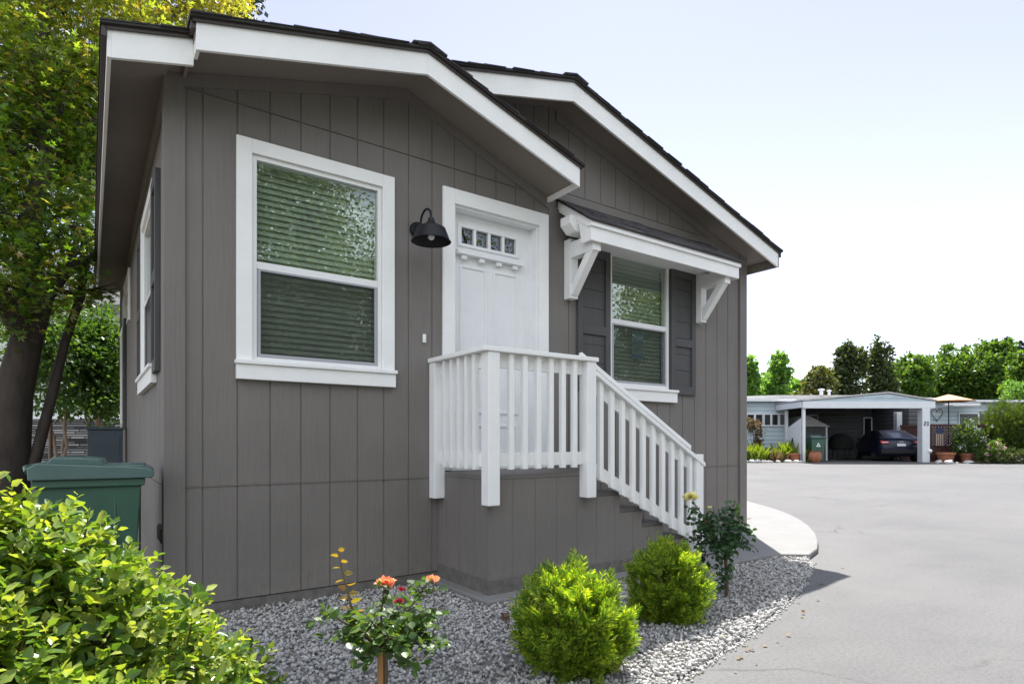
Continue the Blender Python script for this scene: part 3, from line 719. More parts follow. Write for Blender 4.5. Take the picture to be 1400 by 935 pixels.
# ------------------------------------------------------------------ porch
porch = thing('entry_porch', 'raised grey siding porch with steps and white picket railing at front door', 'porch', (1.84, -.713, 0))
PL = lambda p: (p[0]-1.84, p[1]+.713, p[2])
class PB(MB):
    def build(self, name, mat, parent=None, **k):
        self.v = [PL(p) for p in self.v]; return MB.build(self, name, mat, parent, **k)
PX0, PY = 1.84, -.713
step_x = [2.835, 3.095, 3.352, 3.612, 3.881, 4.14]
step_z = [.866, .700, .556, .418, .281, .145]
def ptop(x):
    for a, z in zip(step_x, step_z):
        if x < a: return z-.032
    return .1
m = PB()
pg = [PX0+.2*k for k in range(1, 12)]
panel_wall(m, PX0, 4.14, .085, ptop, pg, [], [], lambda s, d, z: (s, PY+d, z), steps=step_x[:-1], groove_d=.0022)
panel_wall(m, PY+.0205, -.002, .085, lambda y: .834, [-.53, -.33, -.13], [], [], lambda s, d, z: (PX0+d, s, z), groove_d=.0022)
m.build('siding_panel', MT['siding'], porch)
m = PB(); m.box(PX0-.012, 4.15, PY-.012, PY-.001, .045, .150); m.box(PX0-.012, PX0-.001, PY, -.005, .045, .150); m.build('plinth', MT['plinth'], porch)
m = PB(); m.box(PX0, 2.838, PY+.001, -.030, .835, .866); m.build('deck', MT['siding'], porch, bevel=.003)
prev = 2.835
for a, z, zprev in zip(step_x[1:], step_z[1:], step_z):
    m = PB(); m.box(prev-.002, a+.010, PY+.004, -.03, z-.031, z); m.box(prev, prev+.012, PY+.03, -.03, z+.001, zprev-.033)
    m.build('step', MT['plinth'], porch, bevel=.003); prev = a
m = PB(); m.box(4.128, 4.139, PY+.021, -.03, .05, .113); m.build('riser', MT['plinth'], porch)
PF = -.803                                            # outer face of the railing
def post(x0, y0, z0, z1, s=.092):
    m = PB(); m.box(x0, x0+s, y0, y0+s, z0, z1); m.build('post', MT['white'], porch, bevel=.004)
post(1.782, PF, .668, 1.700); post(2.665, PF, .675, 1.702); post(3.955, PF, .055, .985); post(1.755, -.095, .665, 1.70, .09)
m = PB(); m.box(1.742, 2.772, PF-.012, PF+.112, 1.7005, 1.733); m.box(1.742, 1.868, PF+.1125, -.004, 1.7005, 1.733); m.build('top_rail', MT['white'], porch, bevel=.004)
m = PB(); m.box(1.875, 2.664, -.748, -.722, 1.600, 1.6995); m.build('upper_board', MT['white'], porch, bevel=.002)
m = PB(); m.box(1.875, 2.664, -.748, -.722, .925, 1.02); m.build('lower_board', MT['white'], porch, bevel=.002)
m = PB(); m.box(1.812, 1.838, -.71, -.096, 1.600, 1.6995); m.build('upper_board', MT['white'], porch, bevel=.002)
m = PB(); m.box(1.812, 1.838, -.71, -.096, .925, 1.02); m.build('lower_board', MT['white'], porch, bevel=.002)
for x in (1.985, 2.102, 2.222, 2.336, 2.450, 2.562):
    m = PB(); m.box(x-.019, x+.019, -.787, -.7485, .905, 1.70); m.build('baluster', MT['white'], porch, bevel=.003)
for i in range(5):
    y = -.62+.105*i; m = PB(); m.box(1.772, 1.8115, y-.019, y+.019, .905, 1.70); m.build('baluster', MT['white'], porch, bevel=.003)
SL = -.552
zt = lambda x: 1.630+SL*(x-2.76); zb = lambda x: .850-.525*(x-2.76)
def slope_board(name, x0, x1, zf, lo, hi, y0, y1):
    m = PB(); m.prism([(x0, zf(x0)+lo), (x1, zf(x1)+lo), (x1, zf(x1)+hi), (x0, zf(x0)+hi)], 'y', y0, y1); m.build(name, MT['white'], porch, bevel=.003)
slope_board('stair_rail', 2.758, 4.062, zt, -.038, 0, PF-.010, PF+.095)
slope_board('upper_board', 2.758, 3.954, zt, -.145, -.0385, -.748, -.722)
slope_board('lower_board', 2.758, 3.954, zb, 0, .105, -.748, -.722)
slope_board('handrail', 2.74, 4.06, zt, .108, .150, -.660, -.622)
for x in (2.95, 3.40, 3.85):
    m = PB(); m.bar((x, -.712, zt(x)-.03), (x, -.642, zt(x)+.10), .025, .02); m.build('handrail_bracket', MT['white'], porch)
for i in range(10):
    x = 2.83+.1185*i; m = PB()
    m.prism([(x-.019, zb(x)-.012), (x+.019, zb(x)-.033), (x+.019, zt(x+.019)-.039), (x-.019, zt(x-.019)-.039)], 'y', -.787, -.7485); m.build('baluster', MT['white'], porch, bevel=.003)

# ------------------------------------------------------------------ wall lamp, doorbell
lamp = thing('wall_lamp', 'black gooseneck barn lamp on the grey wall beside the door', 'lamp', (1.655, -.001, 2.70))
m = MB(); m.lathe([(0, -.028), (.050, -.028), (.060, -.018), (.062, 0)], (0, 0, 0), 28, 'y'); m.build('mount', MT['black'], lamp, smooth=40)
m = MB(); pts = [(0, -.025, -.005), (0, -.06, 0)]
for i in range(11):
    a = math.pi*i/10; pts.append((0, -.145+.085*math.cos(a), .03+.085*math.sin(a)))
pts.append((0, -.23, -.01)); m.tube(pts, .0085, 10); m.build('arm', MT['black'], lamp, smooth=60)
m = MB(); m.lathe([(.0, .028), (.020, .026), (.026, .0), (.034, -.008), (.034, -.018), (.045, -.022), (.045, -.030), (.088, -.040), (.104, -.050), (.138, -.140), (.146, -.146), (.143, -.147), (.134, -.140), (.100, -.053), (.04, -.036), (0, -.033)], (0, -.23, 0), 40)
m.build('lamp_shade', MT['black'], lamp, smooth=30)
m = MB(); m.lathe([(0, -.134), (.014, -.132), (.024, -.120), (.026, -.108), (.018, -.080), (.013, -.055), (.013, -.038)], (0, -.23, 0), 20); m.build('bulb', MT['bulb'], lamp, smooth=60)
bell = MB(); bell.box(-.014, .014, -.018, 0, -.034, .034)
b = thing('doorbell', 'small white doorbell button on the grey wall left of the door', 'doorbell', (1.712, -.001, 1.885)); bell.build('housing', MT['vinyl'], b, bevel=.006)
m = MB(); m.lathe([(0, -.022), (.007, -.021), (.008, -.0185)], (0, 0, -.008), 16, 'y'); m.build('button', MT['vinyl'], b, smooth=40)

# ------------------------------------------------------------------ ground
def sheet(name, poly, z, mat, thick=0.0):
    m = MB()
    if thick: m.prism(poly, 'z', z-thick, z)
    else: m.add([(x, y, z) for x, y in poly], [tuple(range(len(poly)))])
    return m.build(name, mat)
m = MB(); m.add([(-500, -500, -.06), (500, -500, -.06), (500, 500, -.06), (-500, 500, -.06)], [(0, 1, 2, 3)])
tag(m.build('ground', MT['lawn']), kind='structure')
m = MB(); fs_ = [-9.5, -4, 0, 4, 8, 9, 11, 14, 18, 22, 25.6, 34]; rs = [-16, 0, 16, 34, 60]
vs = [c2w(r, f, gz(f)) for f in fs_ for r in rs]; nf = len(rs)
m.add(vs, [(i*nf+j, i*nf+j+1, (i+1)*nf+j+1, (i+1)*nf+j) for i in range(len(fs_)-1) for j in range(nf-1)])
tag(m.build('road', MT['asphalt'], smooth=60), kind='structure')
m = MB(); m.add([c2w(-70, 7.2, -.02), c2w(-4.5, 7.2, -.02), c2w(-4.5, 60, -.02), c2w(-70, 60, -.02)], [(0, 1, 2, 3)])
yard = [(-14, -2.6), (-1.5, -2.6), (-1.5, -.02), (5.9, -.02), (5.9, 12), (-14, 12)]
tag(sheet('yard_soil', yard, .006, MT['soil']), kind='structure')
edge = [(-1.6, -2.75), (.3, -2.62), (1.2, -2.47), (1.886, -2.31), (2.415, -2.20), (3.0, -2.04), (3.473, -1.90), (4.1, -1.66), (4.55, -1.47), (5.08, -1.20)]
gpoly = edge + [(5.0, -.9), (3.0, -.6), (3.0, .0), (-1.6, .0)]
tag(sheet('gravel_bed', gpoly, .010, MT['gravelbed']), kind='structure')
spoly = [(1.74, -.004), (1.74, -.85), (3.60, -.83), (3.76, -1.02), (4.84, -1.01), (5.07, -1.20), (5.45, -1.08), (5.90, -.85), (6.4, -.56), (6.9, -.22), (7.4, .17), (7.9, .62), (8.4, 1.17), (9.1, 2.1), (9.7, 3.4), (10.0, 5), (10, 9), (5.885, 9), (5.885, -.004)]
pth = sheet('path', spoly, .052, MT['concrete'], .05); tag(pth, kind='structure')
bv = pth.modifiers.new('edge', 'BEVEL'); bv.width = .012; bv.segments = 2; bv.limit_method = 'ANGLE'

def in_poly(x, y, poly):
    c = np.zeros(len(x), bool); n = len(poly)
    for i in range(n):
        x0, y0 = poly[i]; x1, y1 = poly[(i+1) % n]
        if y0 == y1: continue
        k = ((y0 > y) != (y1 > y)) & (x < (x1-x0)*(y-y0)/(y1-y0)+x0); c ^= k
    return c
t_ = (1+5**.5)/2
ICO = unit(np.array([(-1,t_,0),(1,t_,0),(-1,-t_,0),(1,-t_,0),(0,-1,t_),(0,1,t_),(0,-1,-t_),(0,1,-t_),(t_,0,-1),(t_,0,1),(-t_,0,-1),(-t_,0,1)], float))
ICF = [(0,11,5),(0,5,1),(0,1,7),(0,7,10),(0,10,11),(1,5,9),(5,11,4),(11,10,2),(10,7,6),(7,1,8),(3,9,4),(3,4,2),(3,2,6),(3,6,8),(3,8,9),(4,9,5),(2,4,11),(6,2,10),(8,6,7),(9,8,1)]
def stones(n, spill):
    x = RNG.uniform(-1.0, 5.15, n*3); y = RNG.uniform(-2.75, 0, n*3)
    ok = in_poly(x, y, gpoly) & ~in_poly(x, y, spoly)
    x, y = x[ok][:n], y[ok][:n]
    ex = RNG.uniform(.6, 5.0, spill); e = np.array(edge); ey = np.interp(ex, e[:, 0], e[:, 1]) - np.abs(RNG.normal(0, .022, spill))
    sc = np.concatenate([RNG.uniform(.0060, .0145, len(x)), RNG.uniform(.004, .011, spill)])
    x = np.concatenate([x, ex]); y = np.concatenate([y, ey]); k = len(x)
    z = np.where(np.arange(k) < k-spill, .012 + RNG.random(k)**2*.020, .004)
    A = RNG.normal(0, 1, (k, 3, 3)); Q, _ = np.linalg.qr(A)
    S = sc[:, None]*np.stack([RNG.uniform(.8, 1.35, k), RNG.uniform(.7, 1.1, k), RNG.uniform(.5, .85, k)], 1)
    V = ICO[None]*(1+RNG.normal(0, .10, (k, 12, 1)))*S[:, None, :]
    V = np.einsum('kij,kvj->kvi', Q, V) + np.stack([x, y, z], 1)[:, None, :]
    me = bpy.data.meshes.new('gravel'); fl = np.array(ICF)
    loops = (fl.ravel()[None]+(np.arange(k)*12)[:, None]).ravel().astype(np.int32); nfc = k*20
    me.vertices.add(k*12); me.vertices.foreach_set('co', V.astype(np.float32).ravel())
    me.loops.add(len(loops)); me.loops.foreach_set('vertex_index', loops)
    me.polygons.add(nfc); me.polygons.foreach_set('loop_start', np.arange(0, nfc*3, 3, dtype=np.int32)); me.polygons.foreach_set('loop_total', np.full(nfc, 3, np.int32))
    me.update(calc_edges=True)
    return link_mesh('gravel', me, MT['stone'])
tag(stones(30000, 900), 'pale grey and white gravel bed between the house and the road', 'gravel', kind='stuff')

# ------------------------------------------------------------------ plants near the house
def hedge():
    r, f = -1.44, 1.55; base = c2w(r, f, 0)
    t = thing('leafy_shrub', 'bushy bright green shrub with glossy leaves at the left foreground', 'shrub', base)
    n = 2700
    u = sphere_pts(n*3); u = u[u[:, 2] > -.15][:n]; n = len(u)
    ph = np.arctan2(u[:, 1], u[:, 0])
    bumpy = 1 + .07*np.sin(3*ph+1)+.06*np.sin(7*ph+u[:, 2]*6) + RNG.normal(0, .05, n)
    rad = np.array([.645, .645, .70])
    rr_ = np.where(RNG.random(n) < .72, 1.0, RNG.uniform(.72, .97, n))
    rad = rad*np.stack([1.14-.50*np.clip(u[:, 2], 0, 1)]*2 + [np.ones(n)], 1)
    tips = u*rad*(bumpy*rr_)[:, None] + np.array([0, 0, .22])
    tips[:, 2] = np.maximum(tips[:, 2], .03)
    out = unit(u*np.array([1, 1, 1.0]) + np.array([0, 0, .55]) + RNG.normal(0, .25, (n, 3)))
    per = 10; P = []; D = []; S = []
    side0 = unit(np.cross(out, RNG.normal(0, 1, (n, 3)))); side1 = np.cross(out, side0)
    for k in range(per):
        a = k*2.4 + RNG.uniform(0, .6, n); w = np.cos(a)[:, None]*side0 + np.sin(a)[:, None]*side1
        lift = .25 + .9*(k/(per-1)); back = (1-k/(per-1))*.085
        P.append(tips-out*back); D.append(unit(w + out*lift)); S.append(.046*(1-.35*k/(per-1))*RNG.uniform(.55, 1.4, n))
    leaves('foliage', np.concatenate(P), np.concatenate(D), np.concatenate(S), LEAF6, MT['hedge'], t, .18, .55)
    m = MB()
    for i in range(260):
        j = random.randrange(n); p = Vector(tips[j]); o = Vector(out[j]); q = p - o*.09
        m.tube([tuple(q*.55), tuple(q), tuple(p)], [.006, .0035, .0015], 5)
    m.build('twigs', MT['twig'], t)
hedge()

def thuja(label, x, y, rad, h, n, seed):
    rng = np.random.default_rng(seed)
    t = thing('globe_thuja', label, 'conifer shrub', (x, y, .012), group='round golden thujas in the gravel')
    nb_ = n//22; u = sphere_pts(nb_*3, rng); u = u[u[:, 2] > -.7][:nb_]; nb_ = len(u)
    reach = 1 + rng.normal(0, .085, nb_); reach[rng.random(nb_) < .25] *= .82
    tip = u*np.array([rad, rad, h*.52])*reach[:, None]*(1-.12*np.clip(u[:, 2], 0, 1))[:, None]; tip[:, 2] += h*.46
    ax = unit(u*np.array([1, 1, .5]) + np.array([0, 0, .75]) + rng.normal(0, .22, (nb_, 3)))
    per = 22; back = rng.random((nb_, per))**1.3*.17
    P = (tip[:, None, :] - ax[:, None, :]*back[..., None] + rng.normal(0, .016, (nb_, per, 3))).reshape(-1, 3)
    D = (ax[:, None, :] + rng.normal(0, .45, (nb_, per, 3))*(.25+back[..., None]*5)).reshape(-1, 3); k = len(P)
    P[:, 2] = np.maximum(P[:, 2], .01)
    P = P - unit(D)*.045
    leaves('foliage', P, D, rng.uniform(.050, .105, k), FROND, MT['thuja'], t, .16, None, rng)
    m = MB()
    for i in range(26):
        a = rng.uniform(0, 6.28); e = rng.uniform(.3, 1.3)
        m.tube([(0, 0, .0), (math.cos(a)*math.cos(e)*rad*.4, math.sin(a)*math.cos(e)*rad*.4, h*.3), (math.cos(a)*math.cos(e)*rad*.85, math.sin(a)*math.cos(e)*rad*.85, h*(.35+.5*math.sin(e)))], [.012, .007, .002], 5)
    m.build('branches', MT['twig'], t)
thuja('larger round golden thuja nearest the camera in the gravel bed', 1.49, -1.985, .262, .53, 4200, 5)
thuja('smaller round golden thuja at the foot of the stair railing', 2.50, -1.70, .235, .50, 3800, 6)

def rose_leaf_sprays(pts, dirs, size, rng):
    """five leaflets to each spray"""
    P = []; D = []; S = []
    k = len(pts); side = unit(np.cross(dirs, np.array([0, 0, 1.0]) + rng.normal(0, .3, (k, 3))))
    for off, s, along in ((0, 0, 1), (.0, 1, .55), (.0, -1, .55), (0, 1, .15), (0, -1, .15)):
        L = size*1.5
        P.append(pts + dirs*(L*along)); D.append(unit(dirs*(1 if s == 0 else .55) + side*s)); S.append(size*rng.uniform(.75, 1.15, k)*(1 if s == 0 else .85))
    return np.concatenate(P), np.concatenate(D), np.concatenate(S)
def bloom(t, c, rad, mat, n=26, name='flower', seed=1, tilt=(0, 0, 1)):
    rng = np.random.default_rng(seed); P = []; D = []; S = []
    up = np.array(tilt, float)
    for i in range(n):
        a = i*2.4; e = i/n
        w = np.array([math.cos(a), math.sin(a), 0])
        D.append(w*(.35+.9*e) + up*(1.25-1.15*e)); P.append(np.array(c) + w*.002); S.append(rad*(.62+.5*e)*rng.uniform(.9, 1.1))
    return leaves(name, np.array(P), unit(np.array(D)), np.array(S), LEAFR, mat, t, .10, None, rng)

def rose_orange():
    rng = np.random.default_rng(21); rd = random.Random(4)
    f = 2.22; r = rx(521, f); bx, by, _ = c2w(r, f)
    t = thing('rose_bush', 'orange blooming rose bush tied to a wooden stake in the gravel', 'rose bush', (bx, by, .01), -YAW)
    H = lambda px, py, ff=f: ((px-700)/F*ff - r, ff-f, hz(py, ff)-.01)
    m = MB(); m.lathe([(.0, .37), (.011, .37), (.013, 0), (0, 0)], (-.003, .0, 0), 10); m.build('stake', MT['stake'], t, smooth=40)
    m = MB(); crown = (.012, .016, .30)
    goals = [H(462, 752), H(525, 803), H(588, 792), H(604, 830, 2.15), H(448, 838), H(462, 880, 2.1), H(556, 905, 2.15), H(606, 885), H(498, 838, 2.0), H(560, 842, 2.1), H(520, 850, 2.45), H(572, 822, 2.4), H(478, 850, 2.4), H(540, 870, 2.0), H(500, 895, 2.05), H(585, 850, 2.3)]
    canes = []
    for i, g in enumerate(goals):
        mid = (crown[0]+(g[0]-crown[0])*.5+rd.uniform(-.02, .02), crown[1]+g[1]*.5, crown[2]+(g[2]-crown[2])*.45+.025)
        pts = [crown, H(492, 862), H(480, 828), H(472, 795), g] if i == 0 else [crown, mid, g]
        m.tube(pts, [.0045]*(len(pts)-1)+[.0018], 6); canes.append([Vector(p) for p in pts])
    m.tube([(0.013, .016, 0), crown], .010, 8)
    m.build('cane', MT['stem'], t, smooth=60)
    P = []; D = []
    for ci, c in enumerate(canes):
        for k in range(12 if ci else 6):
            u = rd.uniform(.3, 1) if ci else rd.uniform(.2, .5); seg = min(int(u*(len(c)-1)), len(c)-2); w = u*(len(c)-1)-seg
            p = c[seg].lerp(c[seg+1], w) + Vector((rd.gauss(0, .012), rd.gauss(0, .012), rd.gauss(0, .010)))
            P.append(p); D.append((rd.gauss(0, 1), rd.gauss(0, 1), rd.gauss(.05, .45)))
    a, d, sz = rose_leaf_sprays(np.array(P), unit(np.array(D)), .037, rng)
    leaves('foliage', a, d, sz, LEAFR, MT['rose'], t, .2, .5, rng)
    P = []; D = []; c = canes[0]
    for k in range(16):
        u = 1.2 + 2.8*k/15; seg = min(int(u), 3); P.append(c[seg].lerp(c[seg+1], u-seg)); sd = 1 if k % 2 else -1
        D.append((sd, rd.uniform(-.5, .5), rd.uniform(-.1, .35)))
    leaves('young_foliage', np.array(P, float), unit(np.array(D, float)), np.linspace(.048, .032, 16), LEAF6, MT['rosenew'], t, .1, .3, rng)
    bloom(t, H(527, 798), .040, MT['petal_o'], 28, 'flower', 3, (.1, -.2, 1))
    bloom(t, H(591, 792), .028, MT['petal_o'], 12, 'flower', 4, (.3, -.2, .8))
    bloom(t, H(549, 806, 2.3), .019, MT['petal_r'], 16, 'flower', 5); bloom(t, H(546, 822, 2.15), .020, MT['petal_r'], 18, 'flower', 6, (0, -.6, .6))
rose_orange()
def rose_yellow():
    rng = np.random.default_rng(31); rd = random.Random(8)
    r, f = 1.500, 4.17; bx, by, _ = c2w(r, f)
    t = thing('standard_rose', 'dark leaved standard rose with one pale yellow bloom beside the stairs', 'rose tree', (bx, by, .01), -YAW)
    H = lambda px, py, ff=f: ((px-700)/F*ff - r, ff-f, hz(py, ff)-.01)
    m = MB(); m.tube([(0, 0, 0), (.004, 0, .12), (-.006, 0, .26), H(990, 735)], [.013, .012, .012, .009], 8)
    for g in (H(955, 700), H(946, 682), H(1012, 745), H(1000, 705), H(970, 730), H(960, 760), H(975, 692)):
        m.tube([(0, 0, .26), tuple((a+b)/2+c for a, b, c in zip((0, 0, .26), g, (.0, .02, .03))), g], [.007, .005, .002], 6)
    m.build('cane', MT['twig'], t, smooth=60)
    c = H(985, 728); n = 200
    u = sphere_pts(n, rng)*np.array([.155, .15, .165])*rng.uniform(.35, 1.05, (n, 1)) + np.array(c)
    low = np.array([H(955, 735), H(960, 752), H(972, 768), H(995, 775), H(1010, 735), H(1018, 742), H(957, 715), H(952, 700), H(965, 758), H(985, 785), H(988, 772), H(1000, 700)])
    low = np.repeat(low, 4, 0) + rng.normal(0, .015, (48, 3))
    P = np.concatenate([u, low]); D = unit(P-np.array(c)+rng.normal(0, .06, P.shape) + np.array([0, 0, -.03]))
    a, d, s = rose_leaf_sprays(P, D, .040, rng)
    leaves('foliage', a, d, s, LEAFR, MT['rosedark'], t, .25, .45, rng)
    bloom(t, H(945, 680), .060, MT['petal_y'], 34, 'flower', 11, (-.4, -.8, .5)); bloom(t, H(970, 694), .022, MT['petal_y'], 9, 'bud', 12)
rose_yellow()
sp = thing('withered_sprig', 'small withered brown sprig in the gravel beside the porch corner', 'twig', c2w(rx(694, 3.4), 3.4, .01))
m = MB(); m.tube([(0, 0, 0), (.01, 0, .06), (-.005, .01, .12)], [.004, .003, .0015], 5); m.tube([(.01, 0, .06), (.04, 0, .09)], [.0025, .001], 5); m.tube([(.005, 0, .04), (-.035, -.01, .075)], [.0025, .001], 5); m.build('stem', MT['twig'], sp)
leaves('dry_leaf', RNG.normal(0, .018, (10, 3))+np.array([0, 0, .085]), sphere_pts(10), .03, LEAF4, MT['twig'], sp)

lr = np.random.default_rng(90); LP_ = np.stack([lr.uniform(-.3, 4.9, 150), lr.uniform(-2.5, -.75, 150), np.full(150, .040)], 1)
LP_ = LP_[in_poly(LP_[:, 0], LP_[:, 1], gpoly) & ~in_poly(LP_[:, 0], LP_[:, 1], spoly)]
ext = np.stack([lr.uniform(1.2, 5.2, 40), np.zeros(40), np.full(40, .006)], 1); ext[:, 1] = np.interp(ext[:, 0], np.array(edge)[:, 0], np.array(edge)[:, 1]) - np.abs(lr.normal(.05, .12, 40)); LP_ = np.concatenate([LP_, ext])
DD_ = sphere_pts(len(LP_), lr)*np.array([1, 1, .25])
tag(leaves('leaf_litter', LP_, DD_, lr.uniform(.012, .035, len(LP_)), LEAF4, mat_leaf('dry_leaf_litter', [(.16, .10, .05), (.24, .17, .07), (.10, .08, .05), (.20, .19, .08)], .2, (1.4, 1.2, .8), .7), None, .1, .85, lr), 'small dry leaves and bits scattered over the gravel', 'leaf litter', kind='stuff')
# ------------------------------------------------------------------ green bin
def make_bin(label, loc, rz):
    t = thing('wheeled_bin', label, 'bin', loc, rz, 'green wheeled bins')
    m = MB()                                           # tapered body, x = depth, y = width
    def ring(x0, x1, y0, y1, z): return [(x0, y0, z), (x1, y0, z), (x1, y1, z), (x0, y1, z)]
    lv = [ring(-.24, .22, -.22, .22, .06), ring(-.27, .25, -.245, .245, .50), ring(-.30, .275, -.27, .27, .84), ring(-.325, .30, -.29, .29, .845), ring(-.325, .30, -.29, .29, .885)]
    vs = [p for l in lv for p in l]; fs = [(3, 2, 1, 0), (16, 17, 18, 19)]
    for i in range(len(lv)-1):
        for k in range(4): fs.append((i*4+k, i*4+(k+1) % 4, (i+1)*4+(k+1) % 4, (i+1)*4+k))
    m.add(vs, fs)
    for y in (-.12, .02, .14): m.box(.262, .272, y, y+.012, .30, .80)
    for x in (-.10, .12): m.box(x, x+.012, -.266, -.248, .30, .80)
    m.build('body', MT['bin'], t, bevel=.012)
    m = MB()                                           # lid: rim, raised crown, hand recess lips
    m.prism([(-.34, .886), (.345, .886), (.36, .905), (.345, .93), (.30, .945), (-.30, .975), (-.345, .95)], 'y', -.312, .312)
    m.prism([(-.26, .968), (.06, .953), (.04, .988), (-.05, .998), (-.23, 1.002)], 'y', -.22, .22)
    m.box(.14, .30, -.27, -.16, .945, .957); m.box(.14, .30, .16, .27, .945, .957)
    m.build('lid', MT['binlid'], t, bevel=.014)
    m = MB(); m.tube([(-.355, -.25, .93), (-.37, -.2, .95), (-.37, .2, .95), (-.355, .25, .93)], .014, 8); m.build('handle', MT['bin'], t, smooth=60)
    for s in (-1, 1):
        m = MB(); m.lathe([(0, 0), (.10, 0), (.115, .012), (.115, .045), (.10, .055), (0, .055)], (-.20, -.255 if s < 0 else .20, .116), 24, 'y'); m.build('wheel', MT['rubber'], t, smooth=40)
    return t
bin1 = make_bin('green wheeled bin with blue-green lid beside the grey house corner', (-.345, .10, 0.01), math.radians(-4)); bin1.scale = (.80, 1, 1)

# ------------------------------------------------------------------ side yard: maple, myrtles, neighbour, cabinet
def maple():
    r0, f0 = -5.47, 6.6
    t = thing('maple_tree', 'large dark trunked maple with reddish upper leaves beside the house', 'tree', c2w(r0, f0, 0), -YAW)
    rd = random.Random(12); m = MB()
    L = lambda px, py, f: (rx(px, f)-r0, f-f0, hz(py, f))
    trunk = [L(-5, 690, 6.6), L(5, 620, 6.6), L(18, 540, 6.6), L(38, 460, 6.6), L(58, 400, 6.6), L(88, 372, 6.7), L(150, 340, 6.9)]
    m.tube(trunk, [.30, .24, .18, .145, .12, .07, .03], 14)
    m.tube([L(45, 640, 6.7), L(66, 560, 6.8), L(88, 470, 6.9), L(112, 400, 7.0), L(120, 250, 7.1), L(150, 60, 7.5)], [.06, .054, .048, .044, .034, .02], 10)
    m.tube([L(46, 430, 6.6), L(35, 330, 6.5), L(60, 230, 6.5), L(50, 80, 6.7), L(90, -60, 7)], [.17, .12, .085, .06, .03], 10)
    m.tube([L(35, 330, 6.5), L(-40, 250, 6.2), L(-120, 120, 6)], [.10, .07, .03], 8)
    m.tube([L(38, 470, 6.6), L(0, 400, 6.2), L(-80, 330, 5.9)], [.12, .08, .03], 8)
    blobs_px = [(40, 300, 6.6, 1.05, .7), (120, 330, 6.9, .55, .45), (-40, 380, 6.0, .9, .6), (60, 130, 6.8, 1.0, .9), (-60, 120, 6.2, 1.1, 1.0), (100, 40, 7.2, 1.0, .8),
                (200, -15, 8.6, 1.1, .75), (250, 5, 9.2, .8, .5), (40, -60, 7, 1.3, .8), (130, 230, 7.1, .55, .5), (110, 400, 7.2, .45, .22), (80, 180, 7.4, .8, .7), (10, 220, 7.2, .9, .7), (305, -25, 9.8, .50, .5), (140, 120, 7.6, .6, .7), (-130, 240, 6, 1, .9)]
    blobs = []
    for px, py, f, w, h in blobs_px:
        c = L(px, py, f); blobs.append((*c, w, w*.9, h))
        limb(m, trunk[4] if py > 250 else L(50, 200, 6.5), c, .05, .012, 5, .12, 6, rd)
        for _ in range(5):
            e = (c[0]+rd.uniform(-.8, .8)*w, c[1]+rd.uniform(-.8, .8)*w, c[2]+rd.uniform(-.5, .7)*h); limb(m, c, e, .014, .004, 4, .15, 5, rd)
    m.build('trunk', MT['bark'], t, smooth=70)
    P, D = crown_pts(blobs, 47000, .20, 24, np.random.default_rng(3), .35)
    # leaves stay clear of the house: world x must be left of the eave below the roof line
    pts = np.array([P[:, 0]+r0, P[:, 1]+f0, P[:, 2]]).T
    wx = CAM[0] + CU*pts[:, 0] + SU*pts[:, 1]; wy = CAM[1] - SU*pts[:, 0] + CU*pts[:, 1]
    keep = ~((wx > -.34) & (wy < LEN+.2) & (pts[:, 2] < 4.3)) | ((wx > -.42) & (wx < -.06) & (pts[:, 2] < 2.95) & (wy > 3.0))
    P, D = P[keep], D[keep]
    D = unit(D*np.array([1, 1, .2]) + np.array([0, 0, -.25]) + np.random.default_rng(4).normal(0, .6, P.shape))
    leaves('foliage', P, D, .064, STAR, MT['maple'], t, .3, .55, np.random.default_rng(5))
maple()
def small_tree(label, px, f, ytop, w, seed, stems=3, lean=0):
    rd = random.Random(seed); rng = np.random.default_rng(seed)
    r0 = rx(px, f); t = thing('crape_myrtle', label, 'small tree', c2w(r0, f, 0), -YAW, 'slender multi-stem trees by the side fence')
    m = MB(); top = hz(ytop, f); ends = []
    for i in range(stems):
        e = (rd.uniform(-.25, .25)+lean, rd.uniform(-.25, .25), top*.72+rd.uniform(-.2, .2)); ends.append(e)
        limb(m, (rd.uniform(-.06, .06), rd.uniform(-.05, .05), 0), e, .028, .014, 9, .035, 7, rd)
        for _ in range(3): limb(m, e, (e[0]+rd.uniform(-.35, .35), e[1]+rd.uniform(-.3, .3), e[2]+rd.uniform(.2, .7)), .010, .003, 4, .15, 5, rd)
    m.build('trunk', MT['paletrunk'], t, smooth=70)
    blobs = [(e[0]+rd.uniform(-.2, .2), e[1], e[2]+.35, w, w, .5) for e in ends] + [(0, 0, top*.72+.15, w*1.2, w, .4)]
    blobs.append((0, 0, top*.58, w*1.3, w, .35)); P, D = crown_pts(blobs, 4200, .3, 20, rng, .2)
    leaves('foliage', P, D + np.array([0, 0, -.2]), .075, LEAF4, MT['myrtle'], t, .7, .4, rng)
small_tree('pale multi-stem myrtle tree nearest the maple trunk', 88, 9.0, 425, .55, 1)
small_tree('pale slender myrtle tree with crossing stems in the middle', 118, 9.6, 415, .55, 2, 2)
small_tree('pale myrtle tree leaning right toward the blue-grey cabinet', 140, 9.4, 440, .32, 3, 2, .05)
small_tree('pale myrtle tree half hidden by the house corner', 152, 10.4, 430, .3, 4, 2, -.15)
nb = thing('neighbour_home', 'sage green neighbour home with stacked stone skirt behind the side yard', 'house', c2w(-11, 13.5, 0), -YAW)
m = MB(); m.box(-6, 4.3, 0, 5, 1.66, 4.1); m.build('wall', MT['nbwall'], nb)
m = MB(); m.box(-6.01, 4.31, -.04, 0, 1.60, 1.66); m.build('trim_strip', MT['fwhite'], nb)
m = MB(); m.box(-6, 4.3, .01, 5, -.05, 1.599); m.build('stone_skirt', MT['nbstone'], nb)
